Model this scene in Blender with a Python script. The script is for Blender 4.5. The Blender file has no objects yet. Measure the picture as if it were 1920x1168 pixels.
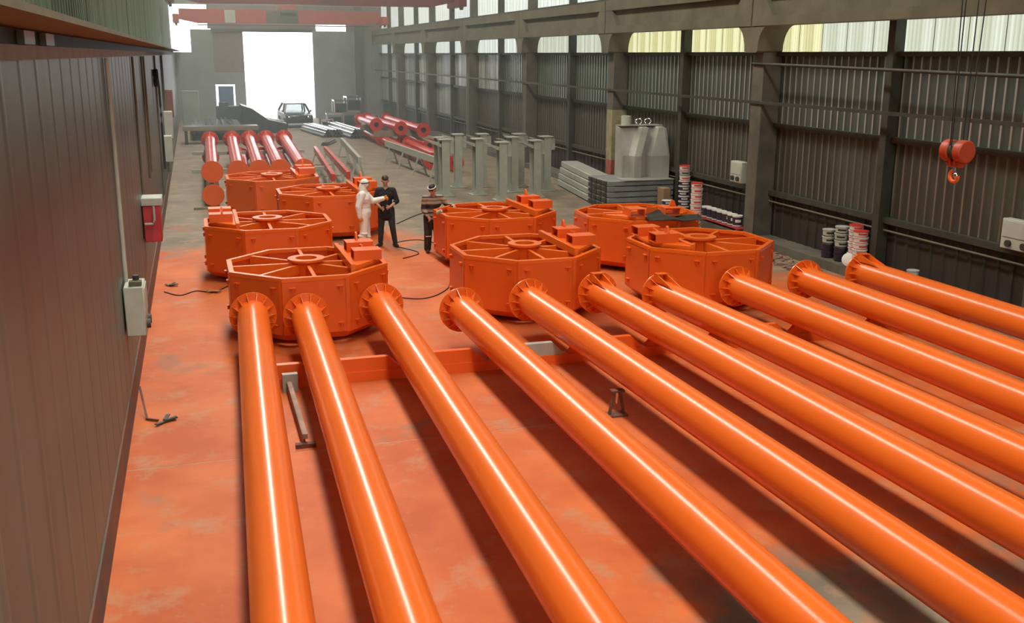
import bpy, bmesh, math, random
from mathutils import Vector, Matrix, noise
random.seed(7)
PI = math.pi
scene = bpy.context.scene
COL = scene.collection

# ------------------------------------------------------------------ camera
F_PX, PITCH, YAW, ROLL = 1886.8, math.radians(13.547), math.radians(17.326), math.radians(0.216)
cy, sy, cp, sp = math.cos(YAW), math.sin(YAW), math.cos(PITCH), math.sin(PITCH)
fw = Vector((sy * cp, cy * cp, -sp)); rt = Vector((cy, -sy, 0)); up = rt.cross(fw)
r2 = math.cos(ROLL) * rt + math.sin(ROLL) * up
u2 = -math.sin(ROLL) * rt + math.cos(ROLL) * up
cam_d = bpy.data.cameras.new('camera'); cam = bpy.data.objects.new('camera', cam_d); COL.objects.link(cam)
m = Matrix.Identity(4)
for i in range(3):
    m[i][0], m[i][1], m[i][2] = r2[i], u2[i], -fw[i]
m.translation = (0, 0, 4.6)
cam.matrix_world = m
cam_d.sensor_width = 36.0; cam_d.lens = F_PX / 1920 * 36.0
cam_d.shift_y = -26 / 1920
cam_d.clip_start = 0.05; cam_d.clip_end = 500
scene.camera = cam

# ------------------------------------------------------------------ world, light, exposure
SKY = 5.0
world = bpy.data.worlds.new('overcast_sky'); scene.world = world; world.use_nodes = True
bg = world.node_tree.nodes['Background']; bg.inputs[0].default_value = (0.93, 0.98, 1.0, 1); bg.inputs[1].default_value = SKY
vs = scene.view_settings
vs.view_transform = 'Standard'; vs.look = 'None'; vs.gamma = 1.0; vs.exposure = 0.0; vs.use_curve_mapping = False

def area(name, loc, size, power, color, rot=(0, 0, 0), portal=False):
    d = bpy.data.lights.new(name, 'AREA'); d.shape = 'RECTANGLE'; d.size, d.size_y = size
    d.energy = power; d.color = color; d.cycles.is_portal = portal
    o = bpy.data.objects.new(name, d); COL.objects.link(o); o.location = loc; o.rotation_euler = rot
    return o
ROOF = 19.0
YB_ = -8.0
SKYLIGHTS = [(2.9, 2.7), ]            # (x centre, width) of the glazed strips along the roof
for sx, sw in SKYLIGHTS:
    area('skylight_daylight', (sx, 32, ROOF + 0.12), (sw, 84), 84 * sw * 47, (1.0, 0.90, 0.74))
area('rear_fill_light', (4.5, YB_ + 0.15, 7.0), (7.0, 3.4), 7 * 3.4 * 20, (1.0, 0.90, 0.74), (PI / 2, 0, 0))  # added unseen fill behind the camera, brightens the drum faces
area('door_portal', (6.2, 77.1, 3.1), (5.0, 6.2), 1, (1, 1, 1), (-PI / 2, 0, 0), True)

# ------------------------------------------------------------------ helpers
class MB:
    def __init__(s): s.v = []; s.f = []; s.mi = []
    def add(s, vs_, fs, mi=0):
        b = len(s.v); s.v += [tuple(v) for v in vs_]; s.f += [tuple(i + b for i in f) for f in fs]; s.mi += [mi] * len(fs); return s
    def box(s, x0, x1, y0, y1, z0, z1, mi=0):
        v = [(x, y, z) for x in (x0, x1) for y in (y0, y1) for z in (z0, z1)]
        return s.add(v, [(0, 1, 3, 2), (4, 6, 7, 5), (0, 4, 5, 1), (2, 3, 7, 6), (0, 2, 6, 4), (1, 5, 7, 3)], mi)
    def bar(s, a, b, w, h, upv=(0, 0, 1), mi=0):
        a = Vector(a); b = Vector(b); d = (b - a).normalized(); u = Vector(upv)
        if abs(d.dot(u)) > 0.99: u = Vector((1, 0, 0))
        x = d.cross(u).normalized(); z = x.cross(d)
        v = [p + x * (i * w / 2) + z * (k * h / 2) for p in (a, b) for i in (-1, 1) for k in (-1, 1)]
        return s.add(v, [(0, 1, 3, 2), (4, 6, 7, 5), (0, 4, 5, 1), (2, 3, 7, 6), (0, 2, 6, 4), (1, 5, 7, 3)], mi)
    def cyl(s, a, b, r0, r1=None, n=24, caps=True, mi=0):
        r1 = r0 if r1 is None else r1
        a = Vector(a); b = Vector(b); d = (b - a).normalized()
        x = d.cross(Vector((0, 0, 1)) if abs(d.z) < 0.9 else Vector((1, 0, 0))).normalized(); y = d.cross(x)
        v = []
        for p, r in ((a, r0), (b, r1)):
            v += [p + x * (r * math.cos(2 * PI * i / n)) + y * (r * math.sin(2 * PI * i / n)) for i in range(n)]
        f = [(i, (i + 1) % n, n + (i + 1) % n, n + i) for i in range(n)]
        if caps: f += [tuple(range(n - 1, -1, -1)), tuple(range(n, 2 * n))]
        return s.add(v, f, mi)
    def ring(s, a, b, ro, ri, n=24, mi=0):
        a = Vector(a); b = Vector(b); d = (b - a).normalized()
        x = d.cross(Vector((0, 0, 1)) if abs(d.z) < 0.9 else Vector((1, 0, 0))).normalized(); y = d.cross(x)
        v = []
        for p in (a, b):
            for r in (ro, ri):
                v += [p + x * (r * math.cos(2 * PI * i / n)) + y * (r * math.sin(2 * PI * i / n)) for i in range(n)]
        f = []
        for i in range(n):
            j = (i + 1) % n
            f += [(i, j, 2 * n + j, 2 * n + i), (n + j, n + i, 3 * n + i, 3 * n + j),
                  (j, i, n + i, n + j), (2 * n + i, 2 * n + j, 3 * n + j, 3 * n + i)]
        return s.add(v, f, mi)
    def lathe(s, prof, n=24, c=(0, 0, 0), mi=0):
        v = []; m_ = len(prof)
        for r, z in prof:
            v += [(c[0] + r * math.cos(2 * PI * i / n), c[1] + r * math.sin(2 * PI * i / n), c[2] + z) for i in range(n)]
        f = []
        for k in range(m_ - 1):
            for i in range(n):
                j = (i + 1) % n
                f.append((k * n + i, k * n + j, (k + 1) * n + j, (k + 1) * n + i))
        f += [tuple(range(n - 1, -1, -1)), tuple(range((m_ - 1) * n, m_ * n))]
        return s.add(v, f, mi)
    def prism(s, poly, d0, d1, axis='x', mi=0):
        # poly in the two other axes, extruded along axis
        n = len(poly); v = []
        for d in (d0, d1):
            for p, q in poly:
                v.append({'x': (d, p, q), 'y': (p, d, q), 'z': (p, q, d)}[axis])
        f = [(i, (i + 1) % n, n + (i + 1) % n, n + i) for i in range(n)] + [tuple(range(n - 1, -1, -1)), tuple(range(n, 2 * n))]
        return s.add(v, f, mi)
    def sphere(s, c, r, n=16, mi=0):
        r = r if isinstance(r, (tuple, list)) else (r, r, r); k = n // 2; v = []
        for a in range(1, k):
            t = PI * a / k
            v += [(c[0] + r[0] * math.sin(t) * math.cos(2 * PI * i / n), c[1] + r[1] * math.sin(t) * math.sin(2 * PI * i / n), c[2] + r[2] * math.cos(t)) for i in range(n)]
        b = len(v); v += [(c[0], c[1], c[2] + r[2]), (c[0], c[1], c[2] - r[2])]
        f = [(a * n + i, (a + 1) * n + i, (a + 1) * n + (i + 1) % n, a * n + (i + 1) % n) for a in range(k - 2) for i in range(n)]
        f += [(b, i, (i + 1) % n) for i in range(n)] + [(b + 1, (k - 2) * n + (i + 1) % n, (k - 2) * n + i) for i in range(n)]
        return s.add(v, f, mi)
    def path(s, pts, r, n=8, mi=0):
        pts = [Vector(p) for p in pts]; v = []; k = len(pts)
        for i, p in enumerate(pts):
            d = (pts[min(i + 1, k - 1)] - pts[max(i - 1, 0)]).normalized()
            x = d.cross(Vector((0, 0, 1)) if abs(d.z) < 0.95 else Vector((0, 1, 0))).normalized(); y = d.cross(x)
            v += [p + x * (r * math.cos(2 * PI * j / n)) + y * (r * math.sin(2 * PI * j / n)) for j in range(n)]
        f = [(i * n + j, i * n + (j + 1) % n, (i + 1) * n + (j + 1) % n, (i + 1) * n + j) for i in range(k - 1) for j in range(n)]
        f += [tuple(range(n - 1, -1, -1)), tuple(range((k - 1) * n, k * n))]
        return s.add(v, f, mi)
    def mesh(s, name, smooth=True, bevel=0.0):
        me = bpy.data.meshes.new(name); me.from_pydata(s.v, [], s.f)
        for p, mi in zip(me.polygons, s.mi): p.material_index = mi
        bm = bmesh.new(); bm.from_mesh(me); bmesh.ops.recalc_face_normals(bm, faces=bm.faces)
        if bevel:
            es = [e for e in bm.edges if len(e.link_faces) == 2 and e.calc_face_angle(0) > 0.6]
            bmesh.ops.bevel(bm, geom=es, offset=bevel, segments=1, affect='EDGES', clamp_overlap=True)
        bm.to_mesh(me); bm.free()
        if smooth:
            for p in me.polygons: p.use_smooth = True
            me.set_sharp_from_angle(angle=math.radians(38))
        me.update()
        return me

def link(name, me, mat, parent=None, loc=None, rot=None):
    o = bpy.data.objects.new(name, me); COL.objects.link(o)
    if mat is not None and me is not None and len(me.materials) == 0:
        for mm in (mat if isinstance(mat, (list, tuple)) else [mat]): me.materials.append(mm)
    if parent: o.parent = parent
    if loc: o.location = loc
    if rot: o.rotation_euler = rot
    return o
def obj(name, mb, mat, parent=None, bevel=0.0, loc=None, rot=None):
    return link(name, mb.mesh(name, bevel=bevel), mat, parent, loc, rot)
def tag(o, label, cat, group=None):
    o['label'] = label; o['category'] = cat
    if group: o['group'] = group
    return o
def thing(name, label, cat, loc=(0, 0, 0), rotz=0, group=None):
    o = bpy.data.objects.new(name, None); COL.objects.link(o); o.empty_display_size = 0.2
    o.location = loc; o.rotation_euler = (0, 0, rotz); return tag(o, label, cat, group)
def struct(o): o['kind'] = 'structure'; return o
def sroot(name, loc=(0, 0, 0)):
    o = bpy.data.objects.new(name, None); COL.objects.link(o); o.location = loc; return struct(o)
def dup(root, loc, rotz, label=None, group=None):
    r = root.copy(); COL.objects.link(r); r.location = loc; r.rotation_euler = (0, 0, rotz)
    if label: r['label'] = label
    if group: r['group'] = group
    for ch in list(root.children):
        c = ch.copy(); COL.objects.link(c); c.parent = r
        for g in list(ch.children):
            d = g.copy(); COL.objects.link(d); d.parent = c
    return r

# ------------------------------------------------------------------ materials
def mat(name, col, rough=0.5, metal=0.0, var=0.0, scale=4.0, col2=None, bump=0.0, bscale=30.0, stretch=None, spec=0.5, coat=0.0):
    M = bpy.data.materials.new(name); M.use_nodes = True; nt = M.node_tree; b = nt.nodes['Principled BSDF']
    b.inputs['Base Color'].default_value = (*col, 1); b.inputs['Roughness'].default_value = rough; b.inputs['Metallic'].default_value = metal
    b.inputs['Specular IOR Level'].default_value = spec; b.inputs['Coat Weight'].default_value = coat
    tc = nt.nodes.new('ShaderNodeTexCoord'); src = tc.outputs['Object']
    if stretch:
        mp = nt.nodes.new('ShaderNodeMapping'); mp.inputs['Scale'].default_value = stretch; nt.links.new(src, mp.inputs[0]); src = mp.outputs[0]
    if var or col2:
        n = nt.nodes.new('ShaderNodeTexNoise'); n.inputs['Scale'].default_value = scale; n.inputs['Detail'].default_value = 5; nt.links.new(src, n.inputs['Vector'])
        r = nt.nodes.new('ShaderNodeValToRGB'); r.color_ramp.elements[0].position = 0.36; r.color_ramp.elements[1].position = 0.66
        c2 = col2 if col2 else tuple(c * (1 - var) for c in col)
        r.color_ramp.elements[0].color = (*c2, 1); r.color_ramp.elements[1].color = (*col, 1)
        nt.links.new(n.outputs['Fac'], r.inputs[0]); nt.links.new(r.outputs[0], b.inputs['Base Color'])
    if bump:
        n2 = nt.nodes.new('ShaderNodeTexNoise'); n2.inputs['Scale'].default_value = bscale; n2.inputs['Detail'].default_value = 4; nt.links.new(src, n2.inputs['Vector'])
        bp = nt.nodes.new('ShaderNodeBump'); bp.inputs['Strength'].default_value = bump; bp.inputs['Distance'].default_value = 0.02
        nt.links.new(n2.outputs['Fac'], bp.inputs['Height']); nt.links.new(bp.outputs[0], b.inputs['Normal'])
    return M
ORANGE = mat('orange_gloss_paint', (0.84, 0.155, 0.016), 0.24, var=0.06, scale=0.7)
ORANGE_D = mat('orange_satin_paint', (0.80, 0.130, 0.016), 0.36, var=0.08, scale=1.0)
RED = mat('red_gloss_paint', (0.62, 0.035, 0.02), 0.25, var=0.2)
MAROON = mat('maroon_crane_paint', (0.16, 0.012, 0.012), 0.45, var=0.2)
CRANE_R = mat('crane_red_paint', (0.45, 0.06, 0.022), 0.45, var=0.2)
CONC = mat('concrete_beige', (0.145, 0.13, 0.085), 0.85, var=0.3, scale=1.2, bump=0.15)
CONC_D = mat('concrete_grey', (0.115, 0.105, 0.078), 0.85, var=0.35, scale=2.0, bump=0.15)
STEEL_D = mat('dark_steel', (0.055, 0.056, 0.044), 0.55, 0.2, var=0.3)
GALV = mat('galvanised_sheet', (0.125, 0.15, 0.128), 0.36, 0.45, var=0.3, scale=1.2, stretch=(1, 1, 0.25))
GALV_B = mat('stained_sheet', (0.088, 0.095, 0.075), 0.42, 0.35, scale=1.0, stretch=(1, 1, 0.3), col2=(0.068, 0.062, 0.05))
GALV_SHEEN = mat('galvanised_door_sheen', (0.62, 0.65, 0.63), 0.28, 0.45, scale=1.4, stretch=(1, 1, 0.05), col2=(0.16, 0.17, 0.16))  # far sheets: the doorway's bright reflection is put into the colour
RIDGE = mat('bright_ridge', (0.66, 0.70, 0.66), 0.30, 0.6, var=0.35, scale=0.8)  # rib tops coloured lighter than the sheet between them
RIDGE_B = mat('dull_ridge', (0.27, 0.255, 0.21), 0.38, 0.5, var=0.45, scale=0.7)  # lighter rib tops of the stained sheets
BROWN = mat('brown_sheet', (0.05, 0.040, 0.038), 0.5, 0.2, var=0.35, scale=1.2, stretch=(1, 1, 0.3))
LEFTW = mat('left_wall_sheet', (0.115, 0.165, 0.138), 0.42, 0.1, scale=0.8, stretch=(1, 1.8, 0.12), col2=(0.095, 0.118, 0.10))
LEFTU = mat('green_upper_sheet', (0.15, 0.19, 0.12), 0.5, 0.1, var=0.35, scale=1.5, stretch=(1, 2, 0.2))
ENDW = mat('end_wall_sheet', (0.30, 0.34, 0.31), 0.55, 0.1, var=0.2, scale=1.0)
ENDBR = mat('end_wall_brown', (0.24, 0.18, 0.16), 0.6, var=0.2)
GREYP = mat('grey_green_paint', (0.38, 0.40, 0.34), 0.45, var=0.15)
GREYB = mat('grey_enclosure', (0.46, 0.49, 0.42), 0.45, var=0.12)
SILVER = mat('bare_sheet_metal', (0.50, 0.50, 0.45), 0.38, 0.35, var=0.25, scale=2)
ZINC = mat('zinc_blue_grey', (0.30, 0.33, 0.34), 0.45, 0.35, var=0.3, scale=2)
SHINY = mat('shiny_steel', (0.62, 0.64, 0.65), 0.16, 0.95)
BLACK = mat('black_rubber', (0.012, 0.012, 0.012), 0.6)
DARKHOLE = mat('dark_inside', (0.02, 0.008, 0.005), 0.9)
WHITEP = mat('white_plastic', (0.72, 0.71, 0.66), 0.4, var=0.1)
REDLID = mat('red_lid_plastic', (0.55, 0.03, 0.02), 0.4)
DKPUR = mat('dark_purple_tin', (0.035, 0.025, 0.05), 0.35)
GREYLID = mat('grey_lid', (0.42, 0.43, 0.41), 0.4)
CARD = mat('cardboard', (0.30, 0.19, 0.10), 0.85, var=0.2)
WOOD = mat('old_timber', (0.30, 0.24, 0.16), 0.8, var=0.3, stretch=(1, 0.2, 1))
REDPINK = mat('faded_red_box', (0.55, 0.05, 0.06), 0.5, var=0.3)
CHROME = mat('worn_steel', (0.7, 0.7, 0.7), 0.2, 1.0)
BLUE = mat('blue_door_paint', (0.06, 0.16, 0.34), 0.5, var=0.2)
CARP = mat('dark_car_paint', (0.02, 0.03, 0.035), 0.25)
JUNK = mat('weathered_steel', (0.07, 0.09, 0.09), 0.35, 0.6, var=0.4)
RUBBLE = mat('rubble', (0.26, 0.17, 0.12), 0.9, var=0.4, scale=8)

def glass(name, col):
    M = bpy.data.materials.new(name); M.use_nodes = True; nt = M.node_tree; nt.nodes.remove(nt.nodes['Principled BSDF'])
    g = nt.nodes.new('ShaderNodeBsdfGlossy'); g.inputs['Roughness'].default_value = 0.05; t = nt.nodes.new('ShaderNodeBsdfTransparent'); t.inputs[0].default_value = (*col, 1)
    mx = nt.nodes.new('ShaderNodeMixShader'); mx.inputs[0].default_value = 0.12
    nt.links.new(t.outputs[0], mx.inputs[1]); nt.links.new(g.outputs[0], mx.inputs[2]); nt.links.new(mx.outputs[0], nt.nodes['Material Output'].inputs[0]); return M
def translucent(name, col, col2):
    M = bpy.data.materials.new(name); M.use_nodes = True; nt = M.node_tree; nt.nodes.remove(nt.nodes['Principled BSDF'])
    tc = nt.nodes.new('ShaderNodeTexCoord'); mp = nt.nodes.new('ShaderNodeMapping'); mp.inputs['Scale'].default_value = (1, 1, 0.02); nt.links.new(tc.outputs['Object'], mp.inputs[0])
    n = nt.nodes.new('ShaderNodeTexNoise'); n.inputs['Scale'].default_value = 6; nt.links.new(mp.outputs[0], n.inputs['Vector'])
    r = nt.nodes.new('ShaderNodeValToRGB'); r.color_ramp.elements[0].position = 0.4; r.color_ramp.elements[1].position = 0.6
    r.color_ramp.elements[0].color = (*col2, 1); r.color_ramp.elements[1].color = (*col, 1); nt.links.new(n.outputs['Fac'], r.inputs[0])
    t = nt.nodes.new('ShaderNodeBsdfTranslucent'); d = nt.nodes.new('ShaderNodeBsdfDiffuse'); mx = nt.nodes.new('ShaderNodeMixShader'); mx.inputs[0].default_value = 0.3
    nt.links.new(r.outputs[0], t.inputs[0]); d.inputs[0].default_value = (0.5, 0.48, 0.38, 1)
    nt.links.new(t.outputs[0], mx.inputs[1]); nt.links.new(d.outputs[0], mx.inputs[2]); nt.links.new(mx.outputs[0], nt.nodes['Material Output'].inputs[0]); return M
PANE_Y = translucent('yellowed_fibreglass', (0.34, 0.325, 0.19), (0.25, 0.23, 0.115))
PANE_W = translucent('white_fibreglass', (0.27, 0.275, 0.225), (0.22, 0.225, 0.17))
PANE_F = translucent('bright_fibreglass', (0.36, 0.38, 0.35), (0.27, 0.29, 0.26))
CARGLASS = glass('car_glass', (0.8, 0.85, 0.85))

def floor_mat():
    M = bpy.data.materials.new('oversprayed_concrete'); M.use_nodes = True; nt = M.node_tree; b = nt.nodes['Principled BSDF']; L = nt.links.new
    b.inputs['Roughness'].default_value = 0.6; b.inputs['Specular IOR Level'].default_value = 0.3
    geo = nt.nodes.new('ShaderNodeNewGeometry'); sep = nt.nodes.new('ShaderNodeSeparateXYZ'); L(geo.outputs['Position'], sep.inputs[0])
    def nz(scale, det=6, rough=0.6):
        n = nt.nodes.new('ShaderNodeTexNoise'); n.inputs['Scale'].default_value = scale; n.inputs['Detail'].default_value = det; n.inputs['Roughness'].default_value = rough
        L(geo.outputs['Position'], n.inputs['Vector']); return n.outputs['Fac']
    def ramp(fac, a, bb, c0, c1):
        r = nt.nodes.new('ShaderNodeValToRGB'); e = r.color_ramp.elements; e[0].position = a; e[1].position = bb; e[0].color = (*c0, 1); e[1].color = (*c1, 1); L(fac, r.inputs[0]); return r.outputs[0]
    def mth(op, x, y):
        n = nt.nodes.new('ShaderNodeMath'); n.operation = op; n.use_clamp = False
        for i, q in enumerate((x, y)):
            if isinstance(q, (int, float)): n.inputs[i].default_value = q
            else: L(q, n.inputs[i])
        return n.outputs[0]
    def mr(v, a, bb, c, d):
        n = nt.nodes.new('ShaderNodeMapRange'); n.inputs[1].default_value = a; n.inputs[2].default_value = bb; n.inputs[3].default_value = c; n.inputs[4].default_value = d; L(v, n.inputs[0]); return n.outputs[0]
    conc = ramp(nz(0.9), 0.35, 0.7, (0.15, 0.125, 0.09), (0.26, 0.215, 0.155))
    paint = ramp(nz(0.7, 4), 0.35, 0.7, (0.46, 0.090, 0.021), (0.62, 0.160, 0.040))
    yfade = mr(sep.outputs['Y'], 22.0, 33.0, 0.0, 0.62)        # the spraying place ends beyond the drums
    xfade = mr(sep.outputs['X'], 9.0, 13.5, 0.0, 0.25)
    nfade = mr(sep.outputs['Y'], 9.5, 6.5, 0.0, 0.24)
    xn = mth('MULTIPLY', nfade, mr(sep.outputs['X'], 2.5, 4.5, 0.0, 1.0))
    amt = mth('SUBTRACT', mth('SUBTRACT', mth('SUBTRACT', mth('ADD', mth('MULTIPLY', nz(0.55, 7, 0.65), 1.0), 0.185), yfade), xfade), xn)
    k = ramp(amt, 0.42, 0.58, (0, 0, 0), (1, 1, 1))
    mx = nt.nodes.new('ShaderNodeMix'); mx.data_type = 'RGBA'; L(k, mx.inputs[0]); L(conc, mx.inputs[6]); L(paint, mx.inputs[7])
    scr = ramp(nz(1.6, 9, 0.68), 0.53, 0.70, (0, 0, 0), (0.75, 0.75, 0.75))           # worn, dusty traces
    mx2 = nt.nodes.new('ShaderNodeMix'); mx2.data_type = 'RGBA'; L(scr, mx2.inputs[0]); L(mx.outputs[2], mx2.inputs[6]); mx2.inputs[7].default_value = (0.44, 0.25, 0.14, 1)
    L(mx2.outputs[2], b.inputs['Base Color'])
    bp = nt.nodes.new('ShaderNodeBump'); bp.inputs['Strength'].default_value = 0.15; bp.inputs['Distance'].default_value = 0.01; L(nz(9), bp.inputs['Height']); L(bp.outputs[0], b.inputs['Normal'])
    return M
FLOOR = floor_mat()

# ------------------------------------------------------------------ the hall
XL, XR, YB, YE = -1.0, 13.75, -8.0, 77.0
fl = struct(obj('floor', MB().box(-2.2, 15, YB - 0.5, 130, -0.5, -0.03), CONC_D))
for y0, y1 in ((YB, 11.44), (11.465, 45.0), (45.0, YE)):
    obj('floor_slab', MB().box(-1.6, 14.3, y0, y1, -0.03, 0.0), FLOOR, fl)
obj('joint_filler', MB().box(-1.0, 13.2, 11.44, 11.465, -0.03, -0.002), mat('pale_joint', (0.55, 0.33, 0.22), 0.8, var=0.4, scale=3), fl)
struct(obj('floor_outside', MB().box(-40, 55, YE, 160, -0.06, -0.02), mat('pale_yard', (0.45, 0.45, 0.43), 0.9)))

# ceiling with the long glazed opening
cl = sroot('ceiling')
xs = [-1.9]
for sx, sw in SKYLIGHTS: xs += [sx - sw / 2, sx + sw / 2]
xs.append(14.4)
for i in range(0, len(xs), 2):
    obj('roof_sheet', MB().box(xs[i], xs[i + 1], YB - 0.3, YE + 0.3, ROOF, ROOF + 0.1), STEEL_D, cl)
for sx, sw in SKYLIGHTS:
    for e0, e1 in ((YB - 0.3, -10.0 + 0.0), (74.0, YE + 0.3)):
        if e1 > e0: obj('roof_sheet', MB().box(sx - sw / 2, sx + sw / 2, e0, e1, ROOF, ROOF + 0.1), STEEL_D, cl)
wb = struct(obj('wall_back', MB().box(-1.9, 14.4, YB - 0.2, YB, 0, 5.3), CONC_D))
obj('lintel', MB().box(-1.9, 14.4, YB - 0.2, YB, 8.7, ROOF), CONC_D, wb)
obj('pier', MB().box(-1.9, 1.0, YB - 0.2, YB, 5.3, 8.7), CONC_D, wb); obj('pier', MB().box(8.0, 14.4, YB - 0.2, YB, 5.3, 8.7), CONC_D, wb)  # gap between the piers is made for the added rear fill

def corr(y0, y1, z0, z1, x, depth=0.035, pitch=0.25, ridge=0.045, side=-1, slope=0.02):
    """ribbed sheet standing in the Y-Z plane; ribs point to side (-1 = towards -X)"""
    pts = []; y = y0
    while y < y1 - 1e-4:
        a = y; seg = [(a, 0), (a + pitch - ridge - 2 * slope, 0), (a + pitch - ridge - slope, 1), (a + pitch - slope, 1), (a + pitch, 0)]
        pts += seg[:-1]; y += pitch
    pts.append((y1, 0)); pts = [(min(p, y1), q) for p, q in pts]
    v = []; f = []
    for z in (z0, z1): v += [(x + side * depth * q, p, z) for p, q in pts]
    n = len(pts)
    mb = MB().add(v, [])
    for i in range(n - 1): mb.f.append((i, i + 1, n + i + 1, n + i)); mb.mi.append(1 if pts[i][1] == 1 and pts[i + 1][1] == 1 else 0)
    return mb

BAY = 9.25
COLY = [13.05 + BAY * i for i in range(-2, 8)]       # column centres along the right wall
POSTY = [c + BAY / 2 for c in COLY[:-1]]
wr = struct(obj('wall_right', MB().prism([(13.13, 0), (13.14, 0.2), (14.1, 0.2), (14.1, 0)], YB, YE, 'y'), CONC_D))
lines = sorted([YB] + [c for c in COLY if c > YB] + [p for p in POSTY if p > YB] + [YE])
lines = [l for l in lines if YB <= l <= YE]
meshes = {}
def panel(name, y0, y1, z0, z1, m_, **kw):
    key = (round(y1 - y0, 3), z0, z1, m_.name, tuple(kw.items()))
    if key not in meshes:
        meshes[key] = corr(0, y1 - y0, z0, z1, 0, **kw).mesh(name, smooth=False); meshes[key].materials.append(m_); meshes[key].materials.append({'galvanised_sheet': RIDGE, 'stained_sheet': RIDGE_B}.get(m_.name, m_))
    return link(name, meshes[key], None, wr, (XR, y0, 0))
for a, b in zip(lines[:-1], lines[1:]):
    panel('upper_sheet', a, b, 2.94, 4.68, GALV if a < 44 else GALV_SHEEN, depth=0.024, slope=0.028)
    panel('middle_sheet', a, b, 1.30, 2.94, GALV_B if a < 53 else GALV_SHEEN, depth=0.024, slope=0.028)
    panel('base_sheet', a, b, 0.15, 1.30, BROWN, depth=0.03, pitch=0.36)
    obj('girt', MB().box(13.60, 13.72, a + 0.05, b - 0.05, 2.88, 3.0), STEEL_D, wr)
    obj('girt', MB().box(13.58, 13.72, a + 0.05, b - 0.05, 1.22, 1.34), STEEL_D, wr)
    obj('sill_rail', MB().box(13.58, 13.74, a + 0.03, b - 0.03, 4.60, 4.70), STEEL_D, wr)
    obj('conduit', MB().cyl((13.62, a + 0.02, 1.07), (13.62, b - 0.02, 1.07), 0.022, n=10), CONC, wr)
for p in POSTY:
    if p > YB: obj('post', MB().box(13.48, 13.74, p - 0.11, p + 0.11, 0.15, 10.9), STEEL_D, wr, bevel=0.01)
# columns with flared heads
def cap_poly(c):
    w = 0.25; pts = [(c - w, 4.68)]
    for i in range(7):
        t = i / 6; pts.append((c - w - 0.05 - 0.48 * (1 - math.cos(t * PI / 2)), 4.72 + 0.60 * math.sin(t * PI / 2)))
    pts2 = [(2 * c - p, q) for p, q in pts[::-1]]
    return pts + pts2
for c in COLY:
    if c < YB or c > YE - 1: continue
    o = obj('column', MB().box(13.22, 13.74, c - 0.25, c + 0.25, 0.0, 4.72), CONC_D, wr, bevel=0.02)
    obj('column_head', MB().prism(cap_poly(c), 13.0, 13.70, 'x'), CONC, o)
    if abs(c - 31.55) < 0.1:
        for z0, z1, m_ in ((1.2, 2.85, mat('beige_paint', (0.36, 0.31, 0.17), 0.6, var=0.3)), (0.68, 1.2, mat('red_band_paint', (0.42, 0.09, 0.06), 0.6, var=0.3)), (0.45, 0.68, mat('white_band_paint', (0.5, 0.48, 0.4), 0.6, var=0.3))):
            obj('painted_band', MB().box(13.212, 13.74, c - 0.258, c + 0.2, z0, z1), m_, o)
    obj('upper_column', MB().box(13.42, 13.74, c - 0.18, c + 0.18, 5.3, 10.9), CONC_D, o)
# girts running past the columns
obj('long_rail', MB().box(13.18, 13.25, YB, YE, 3.46, 3.53), STEEL_D, wr)
obj('long_pipe', MB().cyl((13.2, 8.0, 4.20), (13.2, 22.5, 4.42), 0.035, n=12), STEEL_D, wr)

# windows: ribbon of fibreglass sheets over the sill rail, clerestory above the runway
w1 = sroot('window_1'); w2 = sroot('window_2')
for a, b in zip(lines[:-1], lines[1:]):
    n = max(1, round((b - a) / 0.92)); w = (b - a) / n
    for i in range(n):
        y0 = a + i * w; mid = y0 + w / 2
        mt = PANE_F if mid > 44 else (PANE_Y if 20.0 < mid < 32.5 else PANE_W)
        key = (round(w, 3), mt.name, 'p')
        if key not in meshes:
            meshes[key] = corr(0, w, 4.70, 5.9, 0, depth=0.025, pitch=0.115, ridge=0.04).mesh('pane', smooth=False); meshes[key].materials.append(mt); meshes[key].materials.append(mt)
            meshes[key + ('u',)] = corr(0, w, 6.15, 8.9, 0, depth=0.025, pitch=0.115, ridge=0.04).mesh('pane', smooth=False)
            meshes[key + ('u',)].materials.append(PANE_F); meshes[key + ('u',)].materials.append(PANE_F)
        link('pane', meshes[key], None, w1, (XR + 0.01, y0, 0)); link('pane', meshes[key + ('u',)], None, w2, (XR + 0.01, y0, 0))
obj('spandrel', MB().box(13.72, 13.80, YB, YE, 5.9, 6.15), STEEL_D, w2)
obj('spandrel', MB().box(13.72, 13.80, YB, YE, 8.9, ROOF), STEEL_D, w2)

# crane runway, right: concrete beams column to column
rw = thing('crane_runway', 'long concrete crane runway beam resting on the flared columns of the right wall', 'beam', (13.0, 0, 5.3))
ends = [c for c in COLY if YB < c < YE] + [YE - 0.05]
for a, b in zip([YB + 0.05] + ends[:-1], ends):
    g = 0.03; mb = MB()
    mb.box(-0.02, 0.52, a + g, b - g, 0.70, 1.02); mb.box(-0.02, 0.42, a + g, b - g, 0.0, 0.22)
    mb.box(0.10, 0.34, a + g, b - g, 0.22, 0.70)
    for e, s in ((a + g, 1), (b - g, -1)):
        mb.prism([(e, 0.2), (e + s * 0.9, 0.2), (e + s * 0.5, 0.72), (e, 0.72)], -0.01, 0.3, 'x')
    obj('beam_segment', mb, CONC, rw)
obj('crane_rail', MB().box(0.16, 0.22, YB + 0.1, YE - 0.1, 1.02, 1.10), STEEL_D, rw)

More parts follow.
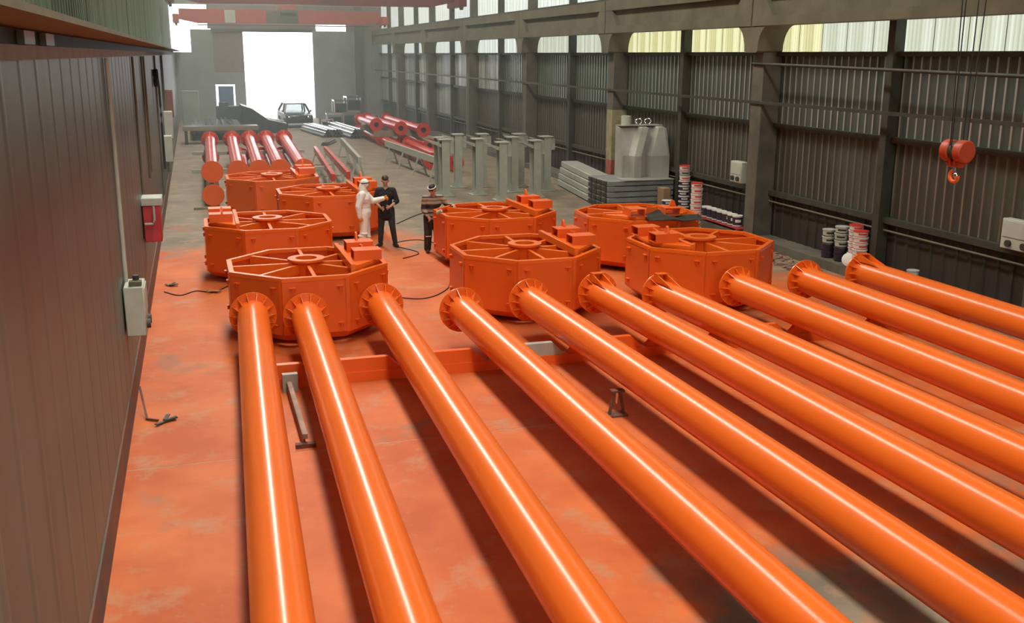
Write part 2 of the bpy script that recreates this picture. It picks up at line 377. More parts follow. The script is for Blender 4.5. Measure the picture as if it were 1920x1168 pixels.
# left wall
wl = sroot('wall_left')
mL = {}
y = YB; k = 0
while y < YE - 0.1:
    w = min(2.88 if k % 3 else 3.6, YE - y)
    key = round(w, 3)
    if key not in mL:
        mL[key] = corr(0, w, 0.36, 4.56, 0, depth=0.005, pitch=0.72, ridge=0.05, side=1, slope=0.06).mesh('wall_sheet', smooth=False); mL[key].materials.append(LEFTW); mL[key].materials.append(LEFTW)
        mL[-key] = corr(0, w, 4.86, ROOF, 0, depth=0.03, pitch=0.25, ridge=0.07, side=1, slope=0.03).mesh('upper_sheet', smooth=False); mL[-key].materials.append(LEFTU); mL[-key].materials.append(LEFTU)
    link('wall_sheet', mL[key], None, wl, (XL - 0.02, y, 0)); link('upper_sheet', mL[-key], None, wl, (-1.25, y, 0))
    y += w; k += 1
obj('wall_core', MB().box(-1.5, -1.08, YB, YE, 0, 4.5), CONC_D, wl)
obj('wall_core', MB().box(-1.6, -1.33, YB, YE, 4.5, ROOF), STEEL_D, wl)
struct(obj('baseboard_left', MB().box(-1.08, -1.0, YB, YE, 0, 0.40), mat('dark_footing', (0.10, 0.08, 0.065), 0.8, scale=1.5, col2=(0.20, 0.075, 0.04))))
lr = thing('crane_runway', 'steel crane runway ledge with pale flange high on the left wall', 'beam', (-1.0, 0, 4.56))
obj('lower_flange', MB().box(-0.08, 0.02, YB + 0.05, YE - 0.05, 0.0, 0.09), mat('brown_rail', (0.22, 0.15, 0.09), 0.6, var=0.3), lr)
obj('web', MB().box(-0.2, -0.1, YB + 0.05, YE - 0.05, 0.09, 0.24), STEEL_D, lr)
obj('top_flange', MB().box(-0.24, 0.40, YB + 0.05, YE - 0.05, 0.20, 0.235), mat('beige_flange', (0.17, 0.16, 0.10), 0.6, var=0.2), lr)
for yy in (7.6, 8.7):
    obj('junction_cover', MB().box(-0.098, -0.05, yy, yy + 0.5, 0.10, 0.19), GREYLID, lr)

# end wall with the big open doorway
we = sroot('wall_end')
def endp(x0, x1, z0, z1, m_, nm='wall_sheet'):
    n = max(1, round((x1 - x0) / 1.0)); w = (x1 - x0) / n
    for i in range(n):
        mb = MB().box(x0 + i * w, x0 + (i + 1) * w, YE, YE + 0.05, z0, z1)
        for q in range(4): mb.box(x0 + i * w + 0.1 + q * w / 4, x0 + i * w + 0.15 + q * w / 4, YE - 0.03, YE, z0, z1)
        obj(nm, mb, m_, we)
endp(-1.3, 0.1, 0, 4.72, ENDW); endp(0.1, 1.6, 0, 6.3, ENDW); endp(2.95, 3.7, 0, 3.3, ENDW); endp(1.6, 2.95, 2.46, 3.3, ENDW)
endp(1.6, 3.7, 3.3, 6.15, ENDBR); endp(8.7, 13.9, 0, 6.25, ENDW)
endp(1.3, 8.9, 6.35, 8.0, ENDBR); endp(8.9, 11.1, 7.05, 8.0, ENDBR); endp(11.1, 13.9, 6.25, 8.0, ENDBR)
endp(-1.3, 13.9, 8.0, ROOF, ENDW)
obj('end_column', MB().box(11.7, 12.2, YE - 0.4, YE, 0, 8), CONC_D, we); obj('end_column', MB().box(8.62, 8.85, YE - 0.25, YE, 0, 6.3), ENDW, we)
obj('door_header', MB().box(1.5, 8.9, YE - 0.15, YE + 0.1, 6.15, 6.35), STEEL_D, we)
d1 = struct(obj('door_1', MB().box(1.78, 2.82, YE - 0.08, YE, 0.02, 2.34), BLUE)); obj('handle', MB().box(2.66, 2.74, YE - 0.14, YE - 0.08, 1.0, 1.1), CHROME, d1)

# ------------------------------------------------------------------ bridge cranes
def crane(y, z0, z1, m_, label, xl=-0.75, xr=13.2, plate=False):
    c = thing('bridge_crane', label, 'crane', (0, y, z0))
    h = z1 - z0
    g = obj('girder', MB().prism([(xl + 0.2, 0.25), (xl + 1.4, 0.0), (xr - 1.4, 0.0), (xr - 0.2, 0.25), (xr - 0.2, h), (xl + 0.2, h)], -0.25, 0.25, 'y'), m_, c)
    if plate:
        obj('name_plate', MB().box(5.15, 7.3, -0.29, -0.25, 0.05, h - 0.05), CONC, g); obj('name_plate', MB().box(2.4, 3.1, -0.29, -0.25, 0.05, h - 0.05), GREYB, g)
        obj('walkway', MB().box(0.6, 12.2, -0.6, -0.3, -0.14, -0.08), STEEL_D, c)
    for x in (xl, xr):
        e = obj('end_carriage', MB().box(x - 0.2, x + 0.2, -1.3, 1.3, 0.0, 0.55), m_, c, bevel=0.03)
        for yy in (-0.95, 0.95): obj('wheel', MB().cyl((x - 0.07, yy, 0.02), (x + 0.07, yy, 0.02), 0.17, n=20), STEEL_D, e)
    t = obj('trolley', MB().box(6.0, 7.2, -0.5, 0.5, h, h + 0.4), m_, c)
    obj('hoist_drum', MB().cyl((6.1, -0.7, h - 0.2), (7.1, -0.7, h - 0.2), 0.2), STEEL_D, t)
    return c
crane(73.5, 6.62, 7.55, CRANE_R, 'pale red overhead crane girder just before the bright doorway', plate=True)
crane(52.0, 6.95, 7.9, MAROON, 'dark maroon overhead crane girder at the top of the picture')
nc = thing('bridge_crane', 'overhead crane whose ropes carry the hook block at the right', 'crane', (0, 11.5, 8.2))
obj('girder', MB().box(-0.6, 13.0, -0.95, -0.65, 0, 0.9), MAROON, nc); obj('girder', MB().box(-0.6, 13.0, 0.65, 0.95, 0, 0.9), MAROON, nc)
obj('trolley', MB().box(9.3, 10.8, -1.0, 1.0, 0.9, 1.3), MAROON, nc)
for x in (-0.75, 13.2): obj('end_carriage', MB().box(x - 0.2, x + 0.2, -1.6, 1.6, -1.78, 0.5), MAROON, nc)

# hook block
hb = thing('hook_block', 'red crane hook block with steel hook hanging in front of the ribbed wall', 'crane hook', (10.0, 11.5, 2.92), math.radians(-86))
for s in (-1, 1):
    obj('cheek_cover', MB().cyl((s * 0.05, 0, 0.42), (s * 0.19, 0, 0.42), 0.155 if s > 0 else 0.15, n=32), CRANE_R, hb, bevel=0.015)
    obj('side_plate', MB().prism([(-0.10, 0.42), (0.10, 0.42), (0.07, 0.22), (-0.07, 0.22)], s * 0.03, s * 0.06, 'x'), CRANE_R, hb)
obj('sheave', MB().cyl((-0.045, 0, 0.42), (0.045, 0, 0.42), 0.13, n=28), STEEL_D, hb)
obj('crosshead', MB().cyl((-0.12, 0, 0.25), (0.12, 0, 0.25), 0.055, n=20), CRANE_R, hb)
obj('hook_shank', MB().cyl((0, 0, 0.14), (0, 0, 0.25), 0.028, n=14), CHROME, hb)
hk = []
for i in range(20):
    a = math.radians(100 + i * 14); hk.append((math.cos(a) * 0.078, 0, 0.075 + math.sin(a) * 0.078))
hkm = MB()
vv = [Vector(p) for p in hk]
for i in range(len(vv) - 1):
    r0 = 0.032 * (1 - 0.55 * abs(i - 8) / 12); r1 = 0.032 * (1 - 0.55 * abs(i + 1 - 8) / 12); hkm.cyl(vv[i], vv[i + 1], r0, r1, n=12)
hko = obj('hook', hkm, ORANGE_D, hb)
obj('safety_latch', MB().sphere((0.055, -0.035, 0.085), (0.035, 0.02, 0.045), 12), CHROME, hb)
for dx, dy in ((-0.06, -0.1), (0.03, -0.12), (-0.02, 0.1), (0.10, 0.11)):
    obj('rope', MB().cyl((dx * 0.5, dy, 0.42), (dx * 1.6, dy * 1.5, 5.27), 0.008, n=6), BLACK, hb)

# ------------------------------------------------------------------ orange drums
def drum_proto(label):
    t = thing('mast_head_drum', label, 'drum')
    RR, ZT, ZB = 1.405, 1.12, 0.20
    ap = RR * math.cos(PI / 8); half = RR * math.sin(PI / 8)
    def plate(c_, n_):   # panel for the face whose normal is +X
        mb = MB()
        mb.prism([(-half + 0.004, ZB), (half - 0.004, ZB), (half - 0.004, ZT), (-half + 0.004, ZT)], ap - 0.025, ap, 'x')
        # folded-in foot
        i2 = ap - 0.16; h2 = half * i2 / ap
        b = len(mb.v)
        mb.add([(ap, -half + 0.004, ZB), (ap, half - 0.004, ZB), (i2, h2, 0.07), (i2, -h2, 0.07), (ap - 0.03, -half + 0.02, ZB), (ap - 0.03, half - 0.02, ZB), (i2 - 0.03, h2, 0.07), (i2 - 0.03, -h2, 0.07)],
               [(0, 1, 2, 3), (4, 7, 6, 5), (0, 4, 5, 1), (1, 5, 6, 2), (2, 6, 7, 3), (3, 7, 4, 0)])
        return mb
    pm = plate(0, 0).mesh('side_panel'); pm.materials.append(ORANGE_D)
    i2 = ap - 0.075; h2 = half * i2 / ap
    rm = MB().prism([(ap + 0.006, -half), (ap + 0.006, half), (i2, h2), (i2, -h2)], ZT - 0.05, ZT + 0.012, 'z').mesh('rim_bar'); rm.materials.append(ORANGE)
    sb = MB().box(0.20, ap - 0.07, -0.032, 0.032, ZT - 0.17, ZT - 0.005)
    sb.box(0.20, ap - 0.1, -0.01, 0.01, 0.5, ZT - 0.17)
    sm = sb.mesh('spoke', bevel=0.004); sm.materials.append(ORANGE)
    cm = MB().bar((RR * math.cos(PI / 8) + 0.012, half - 0.045, ZB), (RR * math.cos(PI / 8) + 0.012, half - 0.045, ZT - 0.01), 0.05, 0.012, (1, 0, 0)).mesh('corner_strip'); cm.materials.append(ORANGE_D)
    lm = MB().box(ap, ap + 0.05, -0.05, 0.05, -0.006, 0.006).box(ap, ap + 0.04, -0.008, 0.008, -0.07, 0.0).mesh('lug'); lm.materials.append(ORANGE_D)
    for k in range(8):
        a = k * PI / 4
        p = link('side_panel', pm, None, t, rot=(0, 0, a)); link('rim_bar', rm, None, t, rot=(0, 0, a)); link('spoke', sm, None, t, rot=(0, 0, a))
        link('corner_strip', cm, None, t, rot=(0, 0, a))
        for s in (-1, 1):
            for z in (0.97, 0.36):
                q = link('lug', lm, None, p, (0, s * (half - 0.16), z))
    hub = MB().lathe([(0.23, 0.10), (0.23, ZT - 0.06), (0.25, ZT), (0.315, ZT + 0.04), (0.315, ZT + 0.075), (0.18, ZT + 0.075), (0.175, 0.3), (0.1, 0.28)], 36)
    obj('hub', hub, ORANGE, t)
    obj('floor_plate', MB().cyl((0, 0, 0.09), (0, 0, 0.12), ap - 0.12, n=8), ORANGE_D, t, rot=(0, 0, 0))
    for q in range(4):
        a = q * PI / 2 + PI / 4; obj('foot_block', MB().box(-0.12, 0.12, -0.07, 0.07, -0.02, 0.09), STEEL_D, t, loc=(0.8 * math.cos(a), 0.8 * math.sin(a), 0), rot=(0, 0, a))
    # platform over one face with two hollow box tubes
    xi = 0.66; y1 = 0.50
    pf = MB().prism([(xi, -0.98), (ap - 0.12, -half + 0.10), (ap - 0.12, half - 0.10), (xi, 0.98)], ZT - 0.01, ZT + 0.085, 'z')
    pl = obj('platform', pf, ORANGE, t, bevel=0.006)
    obj('edge_bar', MB().box(xi - 0.05, xi + 0.03, -1.0, 1.0, ZT - 0.02, ZT + 0.12), ORANGE, t, bevel=0.006)
    for yy in (-0.40, 0.40):
        bt = MB(); x0, x1, z0, z1, w, th = 0.73, 1.20, ZT + 0.085, ZT + 0.255, 0.17, 0.012
        bt.box(x0, x1, yy - w, yy + w, z0, z0 + th); bt.box(x0, x1, yy - w, yy + w, z1 - th, z1)
        bt.box(x0, x1, yy - w, yy - w + th, z0 + th, z1 - th); bt.box(x0, x1, yy + w - th, yy + w, z0 + th, z1 - th)
        obj('box_tube', bt, ORANGE_D, pl)
    obj('lifting_lug', MB().prism([(-0.16, ZT + 0.08), (0.16, ZT + 0.08), (0.12, ZT + 0.24), (-0.10, ZT + 0.26)], 0.93, 0.96, 'x'), ORANGE_D, pl)
    obj('lifting_lug', MB().prism([(0.40, ZT + 0.25), (0.58, ZT + 0.25), (0.53, ZT + 0.38), (0.49, ZT + 0.40), (0.45, ZT + 0.38)], 0.92, 0.96, 'x'), ORANGE_D, pl, bevel=0.008)
    return t
G = 'octagonal mast head drums'
DR = [((1.67, 17.20), 0.5, 0, 'front left orange octagonal drum behind the three leftmost masts'),
      ((1.35, 21.95), 0, 180, 'orange octagonal drum nearest the left wall, second from the front'),
      ((3.23, 26.6), 0, 0, 'orange octagonal drum right behind the person in white coveralls'),
      ((2.05, 30.2), 0, 0, 'farthest orange octagonal drum, below the row of far red masts'),
      ((6.42, 21.95), 2, 0, 'orange octagonal drum beside the person in the striped sweater'),
      ((5.70, 17.50), 0, 0, 'orange octagonal drum in the middle of the front row'),
      ((9.45, 20.85), -4, 270, 'rear right orange octagonal drum with a dark cloth on its rim'),
      ((9.18, 17.25), 0, 180, 'front right orange octagonal drum behind the fourth and fifth masts from the right')]
proto = drum_proto(DR[0][3]); proto['group'] = G
for i, ((x, y), r, face, lab) in enumerate(DR):
    rz = math.radians(r + face)
    if i == 0: proto.location = (x, y, 0.02); proto.rotation_euler = (0, 0, rz)
    else: dup(proto, (x, y, 0.02), rz, lab, G)
# ------------------------------------------------------------------ masts in the foreground
gm = MB().prism([(0, 0.0), (-0.15, 0.0), (0, 0.115)], -0.006, 0.006, 'x').mesh('gusset'); gm.materials.append(ORANGE)
def mast(xa, xb, yf, z, label, group, m_=None, bracket=False, r0=0.243, r1=0.225, yn=3.9, fr=0.365, gus=14, hole=True):
    m_ = m_ or ORANGE
    d = Vector((xb - xa, -9.0, 0)).normalized(); L = yf - yn
    t = thing('mast', label, 'mast', (xa + (16 - yf) / 9 * (xb - xa), yf, z - 0.0), math.atan2(d.x, -d.y), group)
    # local: flange at origin, shaft along -Y
    n = 40; mb = MB()
    segs = [0.03, 0.5, 1.0, 2, 3.5, 5, 7, 9, L - 0.02]
    v = []; f = []
    for s in segs:
        r = r0 + (r1 - r0) * s / L
        v += [(r * math.cos(2 * PI * i / n), -s, r * math.sin(2 * PI * i / n)) for i in range(n)]
    for k in range(len(segs) - 1): f += [(k * n + i, k * n + (i + 1) % n, (k + 1) * n + (i + 1) % n, (k + 1) * n + i) for i in range(n)]
    f += [tuple(range(n - 1, -1, -1)), tuple(range((len(segs) - 1) * n, len(segs) * n))]
    mb.add(v, f); obj('shaft', mb, m_, t)
    fl_ = obj('base_flange', MB().ring((0, 0.0, 0), (0, -0.03, 0), fr, 0.12, 48), m_, t)
    for i in range(gus):
        a = 2 * PI * (i + 0.5) / gus
        o = link('gusset', gm, None, t); o.matrix_local = Matrix.Rotation(a, 4, 'Y') @ Matrix.Translation((0, -0.03, r0 - 0.004))
    hm = MB()
    for i in range(gus):
        a = 2 * PI * i / gus; c = Vector((math.cos(a) * (fr - 0.05), 0, math.sin(a) * (fr - 0.05)))
        hm.cyl(c + Vector((0, -0.029, 0)), c + Vector((0, -0.0315, 0)), 0.014, n=8)
    obj('bolt_holes', hm, DARKHOLE, fl_)['kind'] = 'stuff'
    if bracket:
        for s in (-1, 1): obj('bracket_fin', MB().prism([(-0.03, r0 - 0.02), (-0.03, r0 + 0.115), (-0.12, r0 + 0.12), (-0.62, r0 - 0.005)], s * 0.09 - 0.01 - 0.05, s * 0.09 + 0.01 - 0.05, 'x'), m_, t)
        obj('bracket_plate', MB().box(-0.15, 0.05, -0.15, -0.03, r0 + 0.112, r0 + 0.13), m_, t)
    return t
MG = 'tapered masts lying in the front row'
MS = [(0.68, 0.38, 15.9, 0), (1.49, 1.25, 15.6, 0), (2.73, 2.51, 15.98, 0), (3.91, 3.98, 15.3, 0), (5.17, 5.34, 15.62, 0), (6.47, 6.65, 15.8, 1), (7.49, 7.89, 15.45, 1), (9.05, 9.25, 15.55, 0), (10.55, 10.52, 15.7, 0), (11.98, 12.04, 15.98, 1)]
ORD = ['leftmost', 'second', 'third', 'fourth', 'fifth', 'sixth', 'seventh', 'eighth', 'ninth']
for i, (xa, xb, yf, br) in enumerate(MS):
    lab = 'long orange mast, leftmost of the front row' if i == 0 else ('long orange mast, rightmost of the front row, beside the right wall' if i == 9 else 'long orange mast, %s from the left in the front row' % ORD[i])
    mast(xa, xb, yf, 0.6, lab, MG, bracket=bool(br))

# cradle beams under the masts
def cradle(y, label):
    t = thing('cradle_beam', label, 'trestle', (0, y, 0))
    xs_ = [a + (16 - y) / 9 * (b - a) for a, b, _, _ in MS]
    edges = [0.42] + xs_ + [12.75]
    for i in range(len(edges) - 1):
        a, b = edges[i], edges[i + 1]; na = 0.16 if i else 0.0; nb = 0.16 if i < len(edges) - 2 else 0.0
        obj('beam_segment', MB().prism([(a + na * 0.2, 0.0), (b - nb * 0.2, 0.0), (b - nb * 0.2, 0.16), (b - nb * 1.35, 0.345), (a + na * 1.35, 0.345), (a + na * 0.2, 0.16)], -0.05, 0.05, 'y'), GREYP if i in (4,) else ORANGE_D, t)
    obj('base_rail', MB().box(0.42, 12.75, -0.08, 0.08, 0.0, 0.15), ORANGE_D, t)
    obj('top_lip', MB().box(0.42, 12.75, 0.05, 0.13, 0.0, 0.10), ORANGE_D, t)
cradle(13.95, 'low orange cradle beam carrying the ten front masts')
cradle(5.2, 'cradle beam under the near ends of the front masts')
# prop under the fifth mast and angle iron rest between the first two
pj = thing('screw_prop', 'small rusty screw prop standing under the fifth mast', 'prop', (5.05, 11.55, 0))
RUST = mat('rusty_iron', (0.20, 0.09, 0.055), 0.75, 0.2, var=0.4, scale=8)
obj('foot', MB().box(-0.13, 0.13, -0.1, 0.1, 0, 0.02), RUST, pj); obj('head', MB().box(-0.09, 0.09, -0.05, 0.05, 0.32, 0.345), RUST, pj)
for s in (-1, 1): obj('leg', MB().cyl((s * 0.10, 0, 0.02), (s * 0.045, 0, 0.33), 0.022, n=10), RUST, pj)
obj('screw', MB().cyl((0, 0, 0.16), (0, 0, 0.33), 0.02, n=10), CHROME, pj)
ai = thing('angle_iron_rest', 'grey steel angle rest lying between the two leftmost masts', 'trestle', (1.02, 11.6, 0))
ST2 = mat('dusty_angle_iron', (0.36, 0.24, 0.18), 0.7, 0.1, var=0.3)
obj('angle_bar', MB().box(-0.03, 0.03, 0.0, 2.1, 0.10, 0.16).box(-0.035, -0.027, 0.0, 2.1, 0.02, 0.16), ST2, ai)
obj('end_plate', MB().box(-0.12, 0.12, -0.05, 0.03, 0, 0.05), RUST, ai); obj('end_block', MB().box(-0.09, 0.12, 2.1, 2.2, 0, 0.26), GREYP, ai)

# ------------------------------------------------------------------ far masts stacked at the left
FG = 'far masts in the left stack'
top = [(0.42, 0.57), (1.20, 1.47), (1.85, 2.2), (2.50, 2.9), (3.22, 3.66)]
LAB = ['leftmost', 'second from left', 'middle', 'fourth from left', 'rightmost']
FP = mat('far_mast_paint', (0.62, 0.06, 0.03), 0.22, var=0.15)
def far_mast(x0, x1, z, y0, y1, label, group, m_disc=ORANGE_D, m_=FP):
    t = thing('stacked_mast', label, 'mast', (x0, y0, z), -math.atan2(x1 - x0, y1 - y0), group)
    L = math.hypot(x1 - x0, y1 - y0)
    obj('shaft', MB().cyl((0, 0.03, 0), (0, L - 0.03, 0), 0.205, 0.225, 36, caps=False), m_, t)
    obj('end_disc', MB().cyl((0, 0, 0), (0, 0.04, 0), 0.335, n=40), m_disc, t)
    obj('base_flange', MB().ring((0, L - 0.03, 0), (0, L, 0), 0.36, 0.12, 36), m_, t)
    for i in range(10):
        a = 2 * PI * i / 10; o = link('gusset', gm2, None, t); o.matrix_local = Matrix.Translation((0, L - 0.03, 0)) @ Matrix.Rotation(a, 4, 'Y') @ Matrix.Translation((0, 0, 0.22))
gm2 = MB().prism([(0, 0.0), (-0.15, 0.0), (0, 0.115)], -0.006, 0.006, 'x').mesh('gusset'); gm2.materials.append(FP)
for i, (a, b) in enumerate(top):
    far_mast(a, b, 1.05, 32.6, 45.2, 'far red mast, %s of the upper row in the left stack' % LAB[i], FG)
far_mast(0.40, 0.55, 0.345, 32.4, 45.0, 'far mast lying on the floor under the leftmost stacked mast', FG)
for x, w in ((1.5, 'left'), (2.4, 'middle'), (3.2, 'right')):
    far_mast(x, x + 0.3, 0.345, 33.4, 45.0, 'far mast on the floor behind the farthest drum, %s of three' % w, FG)
for yy in (35.5, 42.0):
    obj_ = obj('packing_beam', MB().box(-0.2, 4.2, yy - 0.07, yy + 0.07, 0.70, 0.825), GREYP)
    tag(obj_, 'pale packing beam between the rows of far left masts, %s' % ('near end' if yy < 40 else 'far end'), 'beam')

# ------------------------------------------------------------------ far red masts at the right
RG = 'far red masts at the right wall'
def red_mast(xn, yn, z, L, dx, label):
    t = thing('stacked_mast', label, 'mast', (xn, yn, z), -math.atan2(dx, L), RG)
    obj('shaft', MB().cyl((0, 0.03, 0), (0, L - 0.03, 0), 0.21, 0.19, 28, caps=False), RED, t)
    obj('base_flange', MB().ring((0, 0, 0), (0, 0.04, 0), 0.345, 0.13, 32), RED, t)
    obj('end_disc', MB().cyl((0, L - 0.04, 0), (0, L, 0), 0.30, n=28), RED, t)
    for i in range(10):
        a = 2 * PI * i / 10; o = link('gusset', gm3, None, t); o.matrix_local = Matrix.Translation((0, 0.04, 0)) @ Matrix.Rotation(a, 4, 'Y') @ Matrix.Translation((0, 0, 0.205))
    obj('bore', MB().cyl((0, 0.035, 0), (0, 0.02, 0), 0.14, n=24), DARKHOLE, t)
gm3 = MB().prism([(0, 0.0), (0.15, 0.0), (0, 0.115)], -0.006, 0.006, 'x').mesh('gusset'); gm3.materials.append(RED)
for (x, yv, z, L, dx, lab) in [(9.92, 39.5, 0.36, 10, 0.1, 'nearest far red mast, flange facing us behind the grey stands'),
                               (9.20, 40.6, 0.36, 11, 0.0, 'red mast on the floor left of the nearest far one'),
                               (10.68, 47.6, 0.36, 9, 0.3, 'red mast low in the right stack below the upper flanges'),
                               (9.95, 50.4, 0.36, 8, 0.0, 'red mast at the bottom middle of the far right stack'),
                               (9.2, 52.2, 0.36, 7, -0.1, 'red mast at the bottom left of the far right stack'),
                               (9.72, 49.7, 1.06, 9, -0.2, 'upper red mast in the middle of the far right stack'),
                               (10.55, 48.3, 1.06, 10, 0.0, 'upper right red mast of the far right stack with open bore'),
                               (9.0, 52.6, 1.06, 5, -0.1, 'upper left red mast of the far right stack')]:
    red_mast(x, yv, z, L, dx, lab)
for yv in (51.0, 55.5):
    o = obj('packing_beam', MB().box(8.6, 11.3, yv - 0.06, yv + 0.06, 0.575, 0.845), WOOD); tag(o, 'packing timber between the rows of the far right mast stack, %s' % ('near' if yv < 53 else 'rear'), 'beam')

# ------------------------------------------------------------------ trestles
def trestle(a, b, h, m_top, m_leg, label, nleg=2, group=None):
    a = Vector((*a, 0)); b = Vector((*b, 0)); L = (b - a).length
    t = thing('trestle', label, 'trestle', a, math.atan2(b.y - a.y, b.x - a.x), group)
    obj('top_beam', MB().box(0, L, -0.06, 0.06, h - 0.24, h), m_top, t)
    for i in range(nleg):
        x = L * (0.1 + 0.8 * i / (nleg - 1))
        for s in (-1, 1): obj('leg', MB().bar((x, s * 0.05, h - 0.2), (x, s * 0.28, 0.0), 0.06, 0.06), m_leg, t)
        obj('cross_tie', MB().box(x - 0.02, x + 0.02, -0.2, 0.2, 0.2, 0.25), m_leg, t)
trestle((4.70, 42.6), (4.10, 32.3), 0.9, RED, GREYP, 'left of two long red trestles behind the drums', 3)
trestle((5.10, 42.5), (4.66, 32.8), 0.9, RED, GREYP, 'right of two long red trestles behind the drums', 3)
trestle((6.2, 45.5), (5.6, 36.5), 1.0, GREYP, GREYP, 'grey trestle to the right of the red trestles', 3)
trestle((8.0, 44.4), (8.5, 35.7), 0.92, GREYP, GREYP, 'long pale trestle in front of the far red masts', 4)

# ------------------------------------------------------------------ grey stands
def stand_proto():
    t = thing('grey_stand', '', 'stand')
    obj('base_plate', MB().box(-0.27, 0.27, -0.27, 0.27, 0, 0.035), GREYP, t, bevel=0.006)
    for s in (-1, 1): obj('flange', MB().box(-0.13, 0.13, s * 0.19 - 0.012, s * 0.19 + 0.012, 0.035, 1.86), GREYP, t)
    obj('web', MB().box(-0.012, 0.012, -0.18, 0.18, 0.035, 1.86), GREYP, t)
    for s in (-1, 1):
        obj('foot_gusset', MB().prism([(s * 0.13, 0.035), (s * 0.26, 0.035), (s * 0.13, 0.16)], -0.2, -0.18, 'y'), GREYP, t)
        obj('foot_gusset', MB().prism([(s * 0.13, 0.035), (s * 0.26, 0.035), (s * 0.13, 0.16)], 0.18, 0.2, 'y'), GREYP, t)
    obj('head_plate', MB().box(-0.20, 0.20, -0.24, 0.24, 1.86, 1.89), GREYP, t)
    obj('side_bracket', MB().prism([(-0.13, 1.62), (-0.13, 1.74), (-0.55, 1.86), (-0.55, 1.82)], -0.16, 0.16, 'y'), GREYP, t)
    obj('terminal_box', MB().box(0.14, 0.29, -0.17, 0.05, 1.42, 1.80), GREYP, t, bevel=0.008)
    obj('bolt_line', MB().box(-0.135, -0.128, -0.19, -0.17, 0.3, 1.7), STEEL_D, t)
    return t
SG = 'grey steel stands grouped at the right'
SL = [((7.86, 32.8), 0, 'grey steel stand nearest the person in the striped sweater'), ((9.0, 32.8), 0.05, 'grey steel stand, second from left in the front rank'), ((9.40, 31.3), -0.04, 'nearest grey steel stand in the middle of the group'),
      ((10.68, 31.7), 0.06, 'rightmost grey steel stand of the front rank'), ((9.72, 34.8), 0.0, 'grey steel stand standing behind the middle of the group'), ((11.0, 34.5), 0.1, 'grey steel stand at the rear right of the group'),
      ((8.85, 34.9), -0.1, 'grey steel stand at the rear left of the group'), ((10.35, 33.2), 0.2, 'grey steel stand in the second rank beside the rightmost one'), ((7.9, 33.7), 0.1, 'grey steel stand close behind the leftmost one'), ((11.55, 33.2), 0.1, 'grey steel stand at the far right nearest the planks')]
sp_ = stand_proto()
for i, ((x, yv), rz, lab) in enumerate(SL):
    if i == 0: sp_.location = (x, yv, 0); sp_.rotation_euler = (0, 0, rz); tag(sp_, lab, 'stand', SG)
    else: dup(sp_, (x, yv, 0), rz, lab, SG)

# ------------------------------------------------------------------ stacks by the right wall
for k in range(4):
    t = tag(obj('steel_trough', MB().bar((12.15 + 0.02 * k, 29.4, 0.13 + 0.215 * k), (12.75 + 0.05 * k, 34.4, 0.13 + 0.215 * k), 0.62, 0.20), GREYP, bevel=0.02),
            'long grey steel section leaning row beside the stands, %s of its stack' % ['bottom', 'second from bottom', 'third from bottom', 'topmost'][k], 'steel section', 'grey sections stacked beside the stands')
for k in range(5):
    t = thing('zinc_panel', 'blue grey steel panel stack by the column, %s layer' % ['bottom', 'second', 'middle', 'fourth', 'top'][k], 'panel', (12.70, 27.9, 0.21 + 0.166 * k), 0, 'blue grey panels by the column')
    obj('panel_body', MB().box(-1.28, 0.80, -0.7, 0.9, 0, 0.15), ZINC, t, bevel=0.01)
    obj('edge_strip', MB().box(-1.1, 0.80, -0.73, -0.70, 0.02, 0.13), ZINC, t)
    for q in range(4): obj('punched_end', MB().box(-1.32, -1.285, -0.6 + q * 0.38, -0.35 + q * 0.38, 0.02, 0.12), STEEL_D, t)
for q, w in ((27.35, 'front'), (28.6, 'rear')):
    tag(obj('packing_timber', MB().box(11.5, 13.1, q - 0.06, q + 0.06, 0, 0.208), WOOD), 'timber under the blue grey panel stack, %s one' % w, 'timber')
tag(obj('cover_sheet', MB().box(11.9, 13.5, 27.1, 27.75, 1.027, 1.045), SILVER), 'flat grey sheet lying on the blue grey panel stack', 'sheet')
# folded sheet metal hood standing on the stack
hd = thing('sheet_metal_hood', 'large folded sheet metal hood standing on the panel stack', 'hood', (12.82, 27.75, 1.026))
prof = [(-0.66, 0.16), (-0.46, 0.16), (-0.40, -0.14), (-0.20, -0.14), (-0.16, 0.16), (0.08, 0.16), (0.14, -0.18), (0.66, -0.18)]
lv = [(0.0, 0.0, 0.0), (0.0, 0.0, 0.66), (0.34, 0.30, 1.46), (0.34, 0.62, 1.52)]
v = []; f = []; n = len(prof)
for dx, dy, z in lv: v += [(max(-0.66, min(0.70, x + dx if 0 < q < n - 1 else x)), yy + dy, z) for q, (x, yy) in enumerate(prof)]
for k in range(3): f += [(k * n + q, k * n + q + 1, (k + 1) * n + q + 1, (k + 1) * n + q) for q in range(n - 1)]
sh_ = link('shell', MB().add(v, f).mesh('shell', smooth=False), SILVER, hd); sh_.modifiers.new('thick', 'SOLIDIFY').thickness = -0.015
obj('side_sheet', MB().prism([(0.16, 0), (0.16, 0.66), (0.46, 1.46), (0.72, 1.52), (0.72, 0)], -0.675, -0.66, 'x'), SILVER, hd)
obj('side_sheet', MB().prism([(-0.18, 0), (-0.18, 0.66), (0.12, 1.46), (0.72, 1.52), (0.72, 0)], 0.70, 0.715, 'x'), SILVER, hd)
obj('top_cover', MB().box(-0.66, 0.70, 0.32, 0.74, 1.52, 1.545), SILVER, hd)
tag(obj('metal_drum', MB().cyl((12.40, 28.28, 2.572), (12.40, 28.28, 2.84), 0.15, n=28), GREYB), 'small grey drum standing on top of the metal hood', 'drum')
